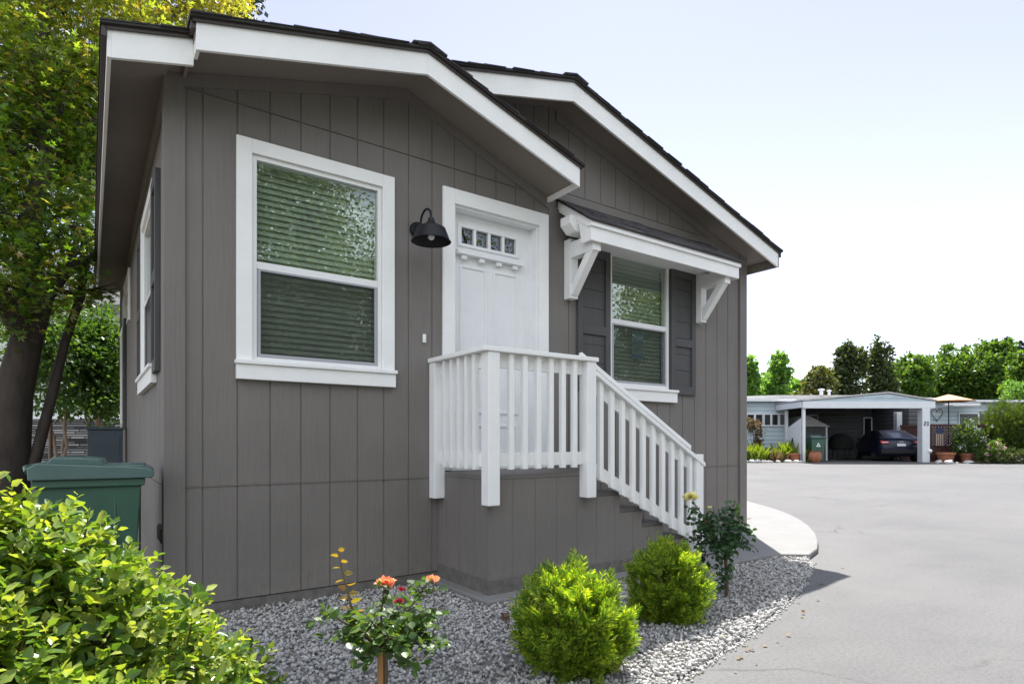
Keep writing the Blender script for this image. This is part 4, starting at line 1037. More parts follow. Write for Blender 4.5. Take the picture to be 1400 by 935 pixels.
m = MB(); m.prism([(-6.4, 4.1), (4.7, 4.1), (4.7, 4.25), (-.8, 5.2), (-6.4, 4.25)], 'y', -.4, 5.3); m.build('roof', MT['froof'], nb)
for x in (.2, 2.2, -2.6):
    m = MB(); m.box(x, x+1.1, -.05, -.002, 2.35, 3.4); wdw = m.build('window', MT['fwhite'], nb)
    m = MB(); m.box(x+.07, x+.52, -.06, -.051, 2.42, 3.33); m.box(x+.58, x+1.03, -.06, -.051, 2.42, 3.33); m.build('pane', MT['fdark'], wdw)
cb = thing('utility_cabinet', 'blue-grey steel utility cabinet standing by the far end of the side wall', 'cabinet', (-.22, 4.9, 0))
m = MB(); m.box(-.18, .18, -.16, .16, .05, 1.24); m.build('case', MT['cabinet'], cb, bevel=.008)
m = MB(); m.box(-.2, .2, -.18, .18, 1.2405, 1.27); m.build('cap', MT['cabinet'], cb, bevel=.008)
m = MB(); m.box(-.15, .15, -.168, -.161, .12, 1.18); m.build('door', MT['cabinet'], cb, bevel=.004)
m = MB(); m.box(-.22, .22, -.2, .2, -.02, .0495); m.build('base', MT['concrete'], cb)
po = thing('thin_post', 'thin pale steel post standing beside the maple trunk', 'post', c2w(rx(69, 7.4), 7.4, 0))
m = MB(); m.tube([(0, 0, -.1), (0, 0, 1.34)], .022, 10); m.build('shaft', MT['paletrunk'], po, smooth=40)
m = MB(); m.lathe([(.03, 1.335), (.03, 1.36), (.012, 1.372), (0, 1.374)], n=12); m.build('cap', MT['paletrunk'], po, smooth=30)

# ------------------------------------------------------------------ far side of the street
fh = far_thing('far_home', 'pale blue mobile home with a wide white carport across the street', 'house', 16.4, 26.0)
X = lambda px, D: rx(px, D)-16.4
Z = lambda py, D: hz(py, D)-FAR_Z
m = MB(); m.box(-12, -3.3, 2.6, 10, 0, Z(549, 28.6)); m.build('wall', MT['fblue'], fh)
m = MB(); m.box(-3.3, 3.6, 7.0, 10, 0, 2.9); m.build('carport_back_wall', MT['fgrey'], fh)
m = MB(); m.box(3.6, 9.0, 4.0, 10, 0, Z(550, 30)); m.build('wall', MT['fblue'], fh)
m = MB(); m.box(3.52, X(1267, 30), 3.93, 3.999, 0, 2.9); m.box(3.52, 3.599, 4.0, 6.99, 0, 2.9); m.build('carport_shade_panel', MT['fgrey'], fh)  # dark panel added over the blue wing wall, carport shade in its colour
m = MB(); m.box(-12.3, -2.9, 2.3, 10.3, Z(549, 28.6), Z(549, 28.6)+.11); m.box(3.5, 9.4, 3.7, 10.3, Z(550, 30), Z(550, 30)+.11); m.build('roof_edge', MT['fwhite'], fh)
m = MB(); m.prism([(-12.35, 3.0), (9.45, 2.95), (9.45, 3.0), (2.5, 3.32), (-2.5, 3.32), (-12.35, 3.05)], 'y', 5.0, 10.2); m.build('roof', MT['froof'], fh)
cl, cr_ = X(1098, 26), X(1279, 26)
m = MB(); m.box(cl, cr_, 0, .12, Z(558, 26), Z(548.5, 26)); m.build('carport_beam', MT['fwhite'], fh, bevel=.01)
m = MB(); pk = X(1215, 26)
m.prism([(cl+.02, Z(548.4, 26)), (cr_-.02, Z(548.4, 26)), (pk, Z(538, 26))], 'y', .03, .10); m.build('gable_panel', MT['fblue'], fh)
m = MB()
for a, b in ((cl-.05, pk), (pk, cr_+.05)):
    za = Z(548.0, 26) if a != pk else Z(537.2, 26); zb_ = Z(548.0, 26) if b != pk else Z(537.2, 26)
    m.prism([(a, za), (b, zb_), (b, zb_+.06), (a, za+.06)], 'y', -.02, 6.9)
m.build('carport_roof', MT['froof'], fh)
m = MB(); m.box(cl-.06, cl+.02, .125, 2.55, Z(557, 26), Z(549, 26)); m.build('carport_eave', MT['fwhite'], fh)
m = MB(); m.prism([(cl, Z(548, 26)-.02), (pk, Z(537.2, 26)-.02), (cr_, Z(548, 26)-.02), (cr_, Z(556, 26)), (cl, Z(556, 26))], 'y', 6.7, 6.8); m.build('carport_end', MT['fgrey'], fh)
for px, D, w in ((1099.5, 26.1, .12), (1264, 26.1, .33), (1076, 27.9, .12), (1228.5, 29.5, .26), (1259, 30, .12), (1267, 30.2, .1)):
    m = MB(); x = X(px, D); m.box(x-w/2, x+w/2, D-26-w/2+.06, D-26+w/2+.06, 0, Z(558, 26)); m.build('post', MT['fwhite'], fh, bevel=.008)
# house number on the thick post
def digits(parent):
    x = X(1264, 26.1)-.10; y = -.012; m = MB(); s = .030
    for dx, kind in ((0, '2'), (.115, '3')):
        a, b = x+dx, x+dx+.085; zt_, zm, z0_ = 1.77, 1.69, 1.61
        seg = [(a, b, zt_), (a, b, zm), (a, b, z0_)]
        for p, q, zz in seg: m.box(p, q, y, y+.006, zz-s/2, zz+s/2)
        m.box(b-s, b, y, y+.006, zm+s/2, zt_-s/2)
        if kind == '2': m.box(a, a+s, y, y+.006, z0_+s/2, zm-s/2)
        else: m.box(b-s, b, y, y+.006, z0_+s/2, zm-s/2)
    m.build('house_number', MT['black'], parent)
digits(fh)
def far_window(x0, x1, y, z0, z1, n, mat=MT['fdark']):
    m = MB(); m.box(x0, x1, y-.05, y-.002, z0, z1); w = m.build('window', MT['fwhite'], fh)
    m = MB(); g = (x1-x0)/n
    for i in range(n): m.box(x0+g*i+.05, x0+g*(i+1)-.05, y-.06, y-.0505, z0+.06, z1-.06)
    m.build('pane', mat, w)
zw0, zw1 = Z(582.5, 28.6), Z(565, 28.6)
far_window(X(1020, 28.6), X(1043, 28.6), 2.6, zw0, zw1, 2); far_window(X(1043.5, 28.6), X(1064, 28.6), 2.6, zw0, zw1, 2); far_window(X(1064.5, 28.6), X(1075, 28.6), 2.6, zw0, zw1, 1)
far_window(X(1106, 33), X(1118, 33), 7.0, 1.5, 2.4, 1)
far_window(X(1180, 33), X(1214, 33), 7.0, .2, 2.25, 3)
m = MB(); m.box(X(1197, 33), X(1206, 33), 6.90, 6.935, .9, 2.15); m.build('curtain', MT['curtain'], fh)
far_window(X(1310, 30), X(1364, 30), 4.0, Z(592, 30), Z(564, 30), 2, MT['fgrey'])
m = MB(); m.box(X(1283, 30), X(1320, 30), 3.0, 3.7, Z(557, 30), Z(553, 30)); m.build('awning', MT['fwhite'], fh, bevel=.03)
m = MB(); hx, hz_ = X(1280, 30), Z(566, 30); pts = []
for i in range(25):
    a = 2*math.pi*i/24; pts.append((hx+.28*math.sin(a)**3, 3.94, hz_+.022*(13*math.cos(a)-5*math.cos(2*a)-2*math.cos(3*a)-math.cos(4*a))))
m.tube(pts, .018, 6); m.build('heart_wreath', MT['twig'], fh)
m = MB(); m.lathe([(.09, 0), (.09, .25), (.16, .26), (.16, .34), (0, .36)], (X(1137, 30), 5, 3.3), 12); m.build('roof_vent', MT['fwhite'], fh)
m = MB(); m.lathe([(.07, 0), (.07, .2), (.11, .21), (.11, .28), (0, .3)], (X(1148, 30), 5, 3.3), 12); m.build('roof_vent', MT['fwhite'], fh)
dw = MB(); dw.add([c2w(12.4, 25.3, gz(25.3)+.006), c2w(20.2, 25.3, gz(25.3)+.006), c2w(20.2, 33, FAR_Z+.006), c2w(12.4, 33, FAR_Z+.006)], [(0, 1, 2, 3)]); tag(dw.build('driveway', MT['asphalt']), kind='structure')

# white fence panel with a dark lizard ornament
fp = far_thing('board_fence', 'white vertical board fence panel at the left edge of the carport', 'fence', 12.72, 26.25)
m = MB()
for i in range(8):
    y0 = .16*i; m.prism([(y0+.005, .03), (y0+.155, .03), (y0+.155, 1.88-.05*i), (y0+.005, 1.88-.05*i+.03)], 'x', -.02, .02)
m.build('boards', MT['fwhite'], fp); m = MB(); m.box(.02, .05, 0, 1.28, .4, .5); m.box(.02, .05, 0, 1.28, 1.2, 1.3); m.build('rail', MT['fwhite'], fp)
m = MB(); m.tube([(-.035, .78, .60), (-.035, .74, .72), (-.035, .78, .85), (-.035, .72, .98), (-.035, .70, 1.08)], [.01, .025, .035, .03, .012], 6)
for z, s in ((.75, 1), (.75, -1), (.95, 1), (.95, -1)): m.tube([(-.035, .75, z), (-.035, .75+.1*s, z+.05)], [.014, .008], 5)
m.build('lizard_ornament', MT['black'], fp)
# shed
sd = far_thing('storage_shed', 'small grey gable roofed shed inside the carport', 'shed', rx(1113.5, 28.6), 28.6)
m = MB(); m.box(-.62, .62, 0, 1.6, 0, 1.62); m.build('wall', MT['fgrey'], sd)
m = MB(); m.prism([(-.72, 1.62), (.72, 1.62), (-.35, 2.15), (-.72, 2.1)], 'y', -.1, 1.7); m.build('roof', MT['froof'], sd)
m = MB(); m.box(.52, .60, -.05, -.002, 0, 1.6); m.build('corner_trim', MT['fwhite'], sd)
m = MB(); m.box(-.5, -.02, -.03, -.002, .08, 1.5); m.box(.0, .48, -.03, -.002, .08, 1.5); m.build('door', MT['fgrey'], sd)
# far bin with its white emblem
b2 = dup(bin1, c2w(rx(1114.5, 26.7), 26.7, FAR_Z), -YAW-math.pi/2, 'green wheeled bin with a white emblem in front of the carport shed', (1, 1.12, 1.2))
m = MB()
for a in (90, 210, 330):
    a = math.radians(a); cx, cz_ = .05*math.cos(a), .05*math.sin(a)
    m.add([(.285, cx-.05, .62+cz_-.03), (.285, cx+.05, .62+cz_-.03), (.285, cx, .62+cz_+.055), (.281, cx-.05, .62+cz_-.03), (.281, cx+.05, .62+cz_-.03), (.281, cx, .62+cz_+.055)], [(0, 1, 2), (5, 4, 3), (0, 3, 4, 1), (1, 4, 5, 2), (2, 5, 3, 0)])
m.build('emblem', MT['plate'], b2)
# pots
def pot(name, label, px, D, prof, mat, cat='pot', tilt=None, z=FAR_Z):
    t = far_thing(name, label, cat, rx(px, D), D, z); m = MB(); m.lathe(prof, n=24); o = m.build('vessel', mat, t, smooth=45)
    if tilt: o.rotation_euler = tilt; o.location = (0, 0, .3)
    m = MB(); rt, ht = prof[-3]; m.lathe([(0, ht-.03), (rt*.9, ht-.03)], n=20); s = m.build('potting_soil', MT['soil'], t)
    if tilt: s.rotation_euler = tilt; s.location = (0, 0, .3)
    return t
URN = [(0, .0), (.16, .0), (.24, .12), (.27, .25), (.24, .40), (.20, .46), (.23, .49), (.20, .49), (.17, .44)]
CUP = [(0, 0), (.16, 0), (.22, .32), (.245, .32), (.245, .40), (.21, .40), (.18, .30)]
pot('terracotta_urn', 'round terracotta urn in front of the far green bin', 1114.5, 25.9, URN, MT['terracotta'])
pot('planter_pot', 'terracotta planter pot among the yellow-green grasses', 1086, 26.2, CUP, MT['terracotta'])
pot('barrel_pot', 'brown pot lying on its side with a dark open mouth', 1045, 26.6, [(0, -.3), (.20, -.3), (.30, -.15), (.32, .05), (.28, .25), (.31, .29), (.27, .29), (.24, .2)], MT['brownpot'], tilt=(math.radians(80), 0, 0.2))
pot('fence_pot', 'wide terracotta pot in front of the lattice fence', 1293, 25.8, [(r*1.5, h*1.1) for r, h in CUP], MT['terracotta'])
pot('rose_pot', 'small terracotta pot holding the white rose shrub', 1321, 25.7, CUP, MT['terracotta'])
# covered barbecue
bq = far_thing('covered_barbecue', 'dark covered barbecue standing beside the blue car', 'barbecue', rx(1150, 30), 30)
m = MB(); m.lathe([(.42, .5), (.5, .55), (.52, .85), (.46, 1.1), (.28, 1.28), (0, 1.33)], n=20, sx=1.15); m.build('cover', MT['rubber'], bq, smooth=50)
m = MB()
for x in (-.3, .3):
    for y in (-.2, .2): m.tube([(x, y, 0), (x, y, .6)], .025, 6)
m.build('legs', MT['black'], bq)

# car ------------------------------------------------------------------
def car():
    t = far_thing('parked_car', 'dark blue sedan parked nose in under the white carport', 'car', rx(1206, 29.2)+.15, 29.2, FAR_Z, math.radians(-17))
    # local: +y forward, rear at -2.4; sections (y, half width, sill z, belt z, roof z, roof half width)
    sec = [(-2.40, .70, .42, .92, .92, .60), (-2.32, .84, .30, 1.02, 1.03, .70), (-1.95, .91, .24, 1.06, 1.09, .72), (-1.35, .925, .22, 1.04, 1.30, .64), (-.75, .93, .21, 1.01, 1.45, .60), (.0, .93, .21, .99, 1.48, .61),
           (.55, .93, .21, .97, 1.40, .62), (1.05, .92, .22, .95, 1.14, .68), (1.35, .91, .23, .92, .98, .74), (1.9, .88, .26, .82, .86, .72), (2.25, .78, .32, .72, .74, .60), (2.38, .62, .40, .62, .63, .50)]
    vs = []; fs = []
    for y, hw, zs, zbelt, zr, rw in sec:
        half = [(hw*.86, zs), (hw, zs+.16), (hw*1.0, (zs+zbelt)/2), (hw*.965, zbelt), (rw*1.02+(hw*.965-rw)*.10, zr-.05 if zr-zbelt > .1 else zr-.01), (rw*.8, zr), (0, zr+.012)]
        ring = [(x, y, z) for x, z in half] + [(-x, y, z) for x, z in half[-2::-1]]
        vs += ring
    n = 13
    for i in range(len(sec)-1):
        for k in range(n): fs.append((i*n+k, i*n+(k+1) % n, (i+1)*n+(k+1) % n, (i+1)*n+k))
    fs += [tuple(range(n)), tuple((len(sec)-1)*n+k for k in range(n-1, -1, -1))]
    m = MB(); m.add(vs, fs); m.build('body', MT['car'], t, smooth=50)
    m = MB()                                            # rear and side glazing, just proud of the cabin
    m.add([(-.60, -1.93, 1.105), (.60, -1.93, 1.105), (.54, -1.0, 1.425), (-.54, -1.0, 1.425)], [(0, 1, 2, 3)]); m.build('rear_window', MT['carglass'], t)
    for s in (-1, 1):
        m = MB(); m.add([(s*.915, -1.3, 1.05), (s*.912, .95, .98), (s*.70, .5, 1.34), (s*.675, -.72, 1.40), (s*.70, -1.2, 1.27)], [(0, 1, 2, 3, 4)]); m.build('side_window', MT['carglass'], t)
        m = MB(); m.prism([(s*.46, .83), (s*.80, .80), (s*.86, .90), (s*.84, .96), (s*.50, .93)], 'y', -2.46, -2.30); m.build('tail_light', MT['tail'], t, bevel=.015)
        m = MB(); m.prism([(s*.52, .865), (s*.78, .855), (s*.80, .895), (s*.54, .895)], 'y', -2.468, -2.461); m.build('light_lens', MT['plate'], t)
        m = MB(); m.box(s*.93-.07, s*.93+.07, .85, .98, .99, 1.09); m.build('mirror', MT['car'], t, bevel=.03)
        for y in (-1.42, 1.42):
            m = MB(); x = s*.80; m.lathe([(.0, -.11), (.26, -.11), (.325, -.09), (.335, 0), (.325, .09), (.26, .11), (0, .11)], (x, y, .335), 28, 'x'); w = m.build('wheel', MT['rubber'], t, smooth=35)
            m = MB(); xo = s*.113; m.lathe([(.0, 0), (.06, .012), (.24, .004), (.255, -.01)] if s > 0 else [(.0, 0), (.06, -.012), (.24, -.004), (.255, .01)], (x+xo, y, .335), 10, 'x'); m.build('rim', MT['alloy'], w)
    m = MB(); m.box(-.17, .17, -2.43, -2.405, .70, .82); m.build('number_plate', MT['plate'], t)
    m = MB(); m.box(-.82, .82, -2.44, -2.25, .35, .55); m.build('bumper', MT['rubber'], t, bevel=.05)
    m = MB(); m.box(-.09, .09, -2.42, -2.40, .875, .91); m.build('badge', MT['chrome'], t, bevel=.008)
    m = MB(); m.box(.45, .62, -2.42, -2.395, .70, .725); m.build('lettering_badge', MT['chrome'], t)
car()

# lattice fence, flag board, umbrella -----------------------------------
lf = far_thing('lattice_fence', 'dark red wooden fence with lattice panel beside the carport post', 'fence', rx(1290, 26.35), 26.35)
a0, a1, ztp, zlt, zlb = [v for v in (rx(1269, 26.35)-rx(1290, 26.35), rx(1350, 26.35)-rx(1290, 26.35), hz(580, 26.35)-FAR_Z, hz(583, 26.35)-FAR_Z, hz(610, 26.35)-FAR_Z)]
l0, l1 = rx(1271, 26.35)-rx(1290, 26.35), rx(1312, 26.35)-rx(1290, 26.35)
m = MB(); x = a0
while x < a1:
    xe = min(x+.14, a1)
    if xe <= l0 or x >= l1: m.box(x, xe-.008, 0, .03, .02, ztp-.08)
    else: m.box(x, xe-.008, 0, .03, .02, zlb)
    x += .14
m.build('boards', MT['redwood'], lf)
m = MB(); m.box(a0, a1, -.03, .05, ztp-.078, ztp); m.box(l0, l1, -.02, .04, zlb+.001, zlb+.06); m.build('rail', MT['redwood'], lf)
for x in (a0, l0, l1-.05, a1-.08):
    m = MB(); m.box(x, x+.08, -.035, -.001, 0, ztp-.08); m.build('post', MT['redwood'], lf)
m = MB(); hgt = ztp-.08-zlb-.06; z0l = zlb+.061; q = l0+.08
def clipbar(xa, za, xb, zb2, y):
    # clip a diagonal lath to the lattice opening
    pts = []
    for t_i in np.linspace(0, 1, 41):
        x = xa+(xb-xa)*t_i; z = za+(zb2-za)*t_i
        if l0+.08 <= x <= l1-.06: pts.append((x, z))
    if len(pts) > 2: m.bar((pts[0][0], y, pts[0][1]), (pts[-1][0], y, pts[-1][1]), .008, .035, (0, 1, 0)) if False else m.bar((pts[0][0], y, pts[0][1]), (pts[-1][0], y, pts[-1][1]), .052, .008, (0, 1, 0))
x = l0-hgt
while x < l1:
    clipbar(x, z0l, x+hgt, z0l+hgt, .004); clipbar(x+hgt, z0l, x, z0l+hgt, .014); x += .125
m.build('lattice', MT['redwood'], lf)
fb = far_thing('flag_board', 'vertical wooden flag board with blue field above cream and red stripes', 'flag', rx(1285, 26.25), 26.27, hz(609, 26.25))
hgt = (609-585)*26.25/F; wd = 9.5*26.25/F
m = MB(); m.box(-wd/2, wd/2, -.02, .0, hgt*.68, hgt); m.build('blue_field', MT['flagblue'], fb)
m = MB()
for i in (0, 2, 4, 6): m.box(-wd/2+wd*i/7, -wd/2+wd*(i+1)/7-.006, -.02, 0, 0, hgt*.68-.004)
m.build('cream_stripes', MT['flagcream'], fb)
m = MB()
for i in (1, 3, 5): m.box(-wd/2+wd*i/7, -wd/2+wd*(i+1)/7-.006, -.02, 0, 0, hgt*.68-.004)
m.build('red_stripes', MT['flagred'], fb)
um = far_thing('patio_umbrella', 'tan patio umbrella open above the dark red fence', 'umbrella', rx(1297, 27.3), 27.3)
m = MB(); zt_ = hz(539, 27.3)-FAR_Z; ze = hz(548.5, 27.3)-FAR_Z; R_ = 1.06
vs = [(0, 0, zt_)]; fs = []
for k in range(8):
    a = 2*math.pi*(k+.5)/8; vs.append((R_*math.cos(a), R_*math.sin(a), ze))
for k in range(8):
    a = 2*math.pi*(k+1)/8; vs.append((R_*.60*math.cos(a)*.95, R_*.60*math.sin(a)*.95, ze+(zt_-ze)*.36))
for k in range(8):
    a = vs  # canopy gore: apex, two rim corners, sagging middle
    k2 = (k+1) % 8; fs += [(0, 1+k, 9+k), (0, 9+k, 1+k2), (9+k, 1+k, 1+k2)]
m.add(vs, fs); o = m.build('canopy', MT['tan'], um); sol = o.modifiers.new('cloth', 'SOLIDIFY'); sol.thickness = .01
m = MB(); m.tube([(0, 0, 0), (0, 0, zt_+.05)], .022, 8); m.build('pole', MT['black'], um)
for k in range(8):
    a = 2*math.pi*(k+.5)/8; m = MB(); m.tube([(0, 0, zt_-.07), (R_*.96*math.cos(a), R_*.96*math.sin(a), ze-.02)], .010, 5); m.build('rib', MT['black'], um)
m = MB(); m.lathe([(.25, 0), (.25, .06), (.05, .12), (.03, .3)], n=16); m.build('base', MT['black'], um)
gl_ = far_thing('garden_light', 'white globe garden light on a leaning thin stake', 'lamp', rx(1274, 26.0), 26.0)
m = MB(); m.tube([(.08, 0, 0), (-.08, 0, .42)], .012, 6); m.build('stake', MT['black'], gl_)
m = MB(); m.lathe([(0, -.1), (.06, -.08), (.10, 0), (.08, .06), (0, .09)], (-.09, 0, .50), 14); m.build('globe', MT['plate'], gl_, smooth=60)

bf = far_thing('rail_fence', 'shaded dark board fence at the back right of the carport', 'fence', rx(1250, 29.2), 29.2)
m = MB()
for i in range(9): m.box(-.66+.15*i, -.66+.15*i+.142, 0, .03, .02, hz(581, 29.2)-FAR_Z-.09)
m.build('boards', MT['redwood'], bf); m = MB(); m.box(-.68, .71, -.03, .05, hz(581, 29.2)-FAR_Z-.088, hz(581, 29.2)-FAR_Z); m.build('rail', MT['redwood'], bf)
# planting across the street ---------------------------------------------
def shrub(name, label, px, D, w, h, mat, n, size, tmpl=LEAF4, cat='shrub', z0=0.0, seed=1, flowers=None, upright=.3, blobs=None, flat=.3):
    rng = np.random.default_rng(seed); t = far_thing(name, label, cat, rx(px, D), D)
    bl = blobs or [(0, 0, z0+h*.5, w*.5, w*.45, h*.5), (-w*.2, 0, z0+h*.35, w*.3, w*.3, h*.33), (w*.2, 0, z0+h*.38, w*.3, w*.3, h*.33)]
    P, Dd = crown_pts(bl, n, .2, 14, rng, .45); P[:, 2] = np.maximum(P[:, 2], .02)
    leaves('foliage', P, Dd + np.array([0, 0, upright]), size, tmpl, mat, t, .5, flat, rng)
    m = MB()
    for i in range(9):
        q = P[rng.integers(len(P))]; m.tube([(0, 0, 0), (q[0]*.4, q[1]*.4, q[2]*.6), tuple(q)], [.02, .012, .004], 5)
    m.build('stems', MT['twig'], t)
    if flowers:
        k, fm, fsz = flowers; fr = P[rng.choice(len(P), k*8)]; fr = fr[np.argsort(fr[:, 1])][:k*3][rng.choice(k*3, k, False)]
        Q = np.repeat(fr, 9, 0) + rng.normal(0, .03, (k*9, 3)) + np.array([0, -.05, .03])
        leaves('blossoms', Q, sphere_pts(k*9, rng), fsz, LEAFR, fm, t, .3, None, rng)
    return t
def grass(label, px, D, w, h, n, seed, mat=None):
    rng = np.random.default_rng(seed); t = far_thing('grass_clump', label, 'grass clump', rx(px, D), D, group='yellow-green grasses in the far bed')
    P = np.stack([rng.normal(0, w*.3, n), rng.normal(0, .15, n), np.zeros(n)], 1); D_ = np.stack([rng.normal(0, .35, n)+P[:, 0]*.5, rng.normal(0, .35, n), np.ones(n)], 1)
    leaves('blades', P, D_, rng.uniform(.6, 1.1, n)*h, (BLADE[0]*np.array([2.2, 1, 1]), BLADE[1]), mat or MT['grassy'], t, .1, None, rng)
grass('yellow-green grass clump left of the fallen pot', 1028, 26.4, 1.0, .85, 420, 41); grass('tall yellow-green grass clump above the planter pot', 1081, 26.9, .9, .95, 420, 42); grass('short dry tan clump between the fallen pot and planter', 1064, 26.3, .6, .5, 250, 43, MT['vine'])
shrub('climbing_vine', 'rosy leaved vine arching down at the edge of the blue wall', 1031, 27.4, 1, 1.6, MT['vine'], 2600, .075, seed=5, blobs=[(-.4, 0, 1.75, .45, .3, .28), (.05, 0, 1.55, .3, .25, .35), (.25, 0, 1.1, .18, .2, .5), (.15, 0, .6, .16, .2, .5)], cat='vine')
shrub('cypress_shrub', 'large dark feathery cypress shrub at the right edge', 1380, 26.4, 2.0, 2.6, MT['tcypress'], 7000, .17, FROND, seed=6, upright=1.2, flat=None)
shrub('cypress_shrub', 'lower spreading green shrub joining the cypress on its right', 1424, 26.0, 2.0, 2.4, MT['tcypress'], 5000, .16, FROND, seed=61, upright=.9, flat=None)
shrub('rose_shrub', 'white flowered rose shrub growing in a small terracotta pot', 1324, 25.7, 1.15, 1.55, MT['rose'], 2600, .085, seed=7, z0=.25, flowers=(26, MT['plate'], .05))
shrub('hydrangea', 'low hydrangea with pink and pale blooms at the road edge', 1355, 25.1, .95, .95, MT['tbright'], 1600, .085, seed=8, flowers=(26, MT['petal_p'], .06))
shrub('ground_shrub', 'low dark shrub under the right cypress beside the road', 1385, 24.9, 1.6, .6, MT['tdark'], 1500, .09, seed=9)
def rocks(label, px0, px1, D, n, seed):
    rd = random.Random(seed)
    for i in range(n):
        px = px0+(px1-px0)*(i+rd.uniform(.1, .9))/n; s = rd.uniform(.07, .16)
        o = MB(); v = [tuple(np.array(p)*np.array([rd.uniform(.8, 1.3), rd.uniform(.8, 1.2), rd.uniform(.5, .8)])*s) for p in ICO]; o.add(v, ICF)
        t = o.build('border_stone', MT['stone']); t.location = c2w(rx(px, D), D+rd.uniform(-.1, .1), gz(D)+s*.3); tag(t, label, 'stone', 'border stones along the %s' % ('left bed' if px0 < 1200 else 'right bed'))
rocks('pale rounded border stone along the bed left of the carport', 1018, 1098, 25.75, 11, 1); rocks('pale border stone along the bed right of the carport', 1275, 1400, 25.2, 12, 2)
m = MB(); m.add([c2w(rx(1000, 25.7), 25.7, FAR_Z+.01), c2w(12.45, 25.7, FAR_Z+.01), c2w(12.6, 29, FAR_Z+.012), c2w(rx(1000, 29), 29, FAR_Z+.012)], [(0, 1, 2, 3)])
m.add([c2w(18.6, 25.2, FAR_Z+.01), c2w(26, 24.7, FAR_Z+.01), c2w(26, 29, FAR_Z+.012), c2w(18.6, 29, FAR_Z+.012)], [(0, 1, 2, 3)])
tag(m.build('planting_bed', MT['soil']), kind='structure')

def far_tree(name, label, px, hw, ytop, ybot, D, mat, n, size, seed, group=None, loose=False, cone=False, cat='tree'):
    rng = np.random.default_rng(seed); rd = random.Random(seed)
    t = far_thing(name, label, cat, rx(px, D), D, FAR_Z, 0, group)
    W_ = hw*D/F; zt0, zb0 = hz(ytop, D)-FAR_Z, hz(ybot, D)-FAR_Z; zb0 = max(zb0, 1.0); H_ = zt0-zb0
    blobs = []
    if cone:
        for i in range(9):
            q = i/8; blobs.append((rd.uniform(-.05, .05)*W_, 0, zb0+H_*(.05+.9*q), W_*(1-q)*.95+.12, W_*(1-q)*.9+.12, H_*.09))
    else:
        for i in range(9 if not loose else 11):
            a = rd.uniform(0, 6.28); q = rd.random()
            rr_ = W_*rd.uniform(.25, .62)*(1-.45*q); s = rd.uniform(.34, .52)*(1-.35*q)
            blobs.append((rr_*math.cos(a), rr_*.8*math.sin(a), zb0+H_*(.12+.72*q), W_*s, W_*s, H_*rd.uniform(.13, .22)))
        blobs.append((0, 0, zb0+H_*.45, W_*.6, W_*.6, H_*.40)); blobs.append((rd.uniform(-.15, .15)*W_, 0, zt0-H_*.13, W_*.25, W_*.25, H_*.13))
    m = MB(); limb(m, (0, 0, -.3), (rd.uniform(-.2, .2), 0, zb0+H_*.6), W_*.10+.06, .05, 6, .05, 8, rd)
    for b_ in blobs: limb(m, (0, 0, max(.8, b_[2]-H_*.3)), b_[:3], .07, .02, 4, .1, 6, rd)
    m.build('trunk', MT['bark'], t, smooth=70)
    P, Dd = crown_pts(blobs, n, .22, 16, rng, .5)
    leaves('crown', P, Dd + np.array([0, 0, -.1]), size, LEAF4, mat, t, .8, .25, rng)
    return t
G1 = 'trees beyond the far home'
far_tree('poplar_tree', 'narrow light green tree touching the grey house edge', 1025, 17, 486, 552, 50, MT['tlight'], 2600, .30, 1, G1)
far_tree('poplar_tree', 'taller pale green tree standing second from the grey house', 1064, 24, 482, 552, 50, MT['tlight'], 4000, .30, 2, G1)
far_tree('olive_tree', 'short yellowish olive tree behind the roof vents', 1117, 31, 499, 552, 45, MT['tolive'], 3600, .26, 3, G1)
far_tree('dark_tree', 'dark olive tree above the left part of the carport', 1163, 31, 467, 552, 46, MT['tdark'], 7200, .25, 4, G1)
far_tree('dark_tree', 'darkest tall tree with peaked top above the carport ridge', 1203, 26, 463, 552, 47, MT['tdark'], 6400, .25, 5, G1)
far_tree('broad_tree', 'bright green rounded tree just right of the dark trees', 1247, 40, 484, 556, 52, MT['tbright'], 7200, .32, 6, G1)
far_tree('broad_tree', 'wide bright green tree above the tan umbrella', 1302, 56, 473, 558, 54, MT['tbright'], 10500, .32, 7, G1)
far_tree('broad_tree', 'tall bright green tree at the upper right edge', 1362, 58, 466, 562, 52, MT['tbright'], 10500, .32, 8, G1)
far_tree('broad_tree', 'bright green tree cut by the right picture edge', 1412, 46, 478, 562, 47, MT['tbright'], 6000, .30, 9, G1)
far_tree('glossy_tree', 'lower glossy leaved tree behind the right cypress shrub', 1388, 30, 518, 590, 31, MT['tlight'], 3800, .17, 10, G1)
far_tree('conifer_tree', 'distant blue-green conifer spire rising above the bright trees', 1378, 9, 457, 520, 92, MT['conifer'], 2200, .5, 11, G1, cone=True)
far_tree('conifer_tree', 'second distant conifer spire at the right picture edge', 1396, 9, 462, 520, 95, MT['conifer'], 2200, .5, 12, G1, cone=True)
for i, (px, yt, lb) in enumerate(((1046, 512, 'low distant green tree between the two pale trees'), (1092, 520, 'low distant green tree left of the olive tree'), (1138, 508, 'low distant green tree between olive and dark trees'), (1222, 498, 'distant green tree filling the gap after the dark trees'), (1275, 486, 'distant green tree between the two bright broad trees'), (1335, 480, 'distant green tree between the wide and tall bright trees'))):
    far_tree('distant_tree', lb, px, 36, yt, 556, 66, MT['tbright'] if i > 1 else MT['tlight'], 4200, .42, 30+i, G1)
tall = far_thing('pine_tree', 'tall dark pine showing just above the maple behind the roof', 'tree', rx(318, 22), 22, 0)
m = MB(); m.tube([(0, 0, 0), (.1, 0, 9), (0, 0, 17.4)], [.35, .22, .05], 9); m.build('trunk', MT['bark'], tall, smooth=70)
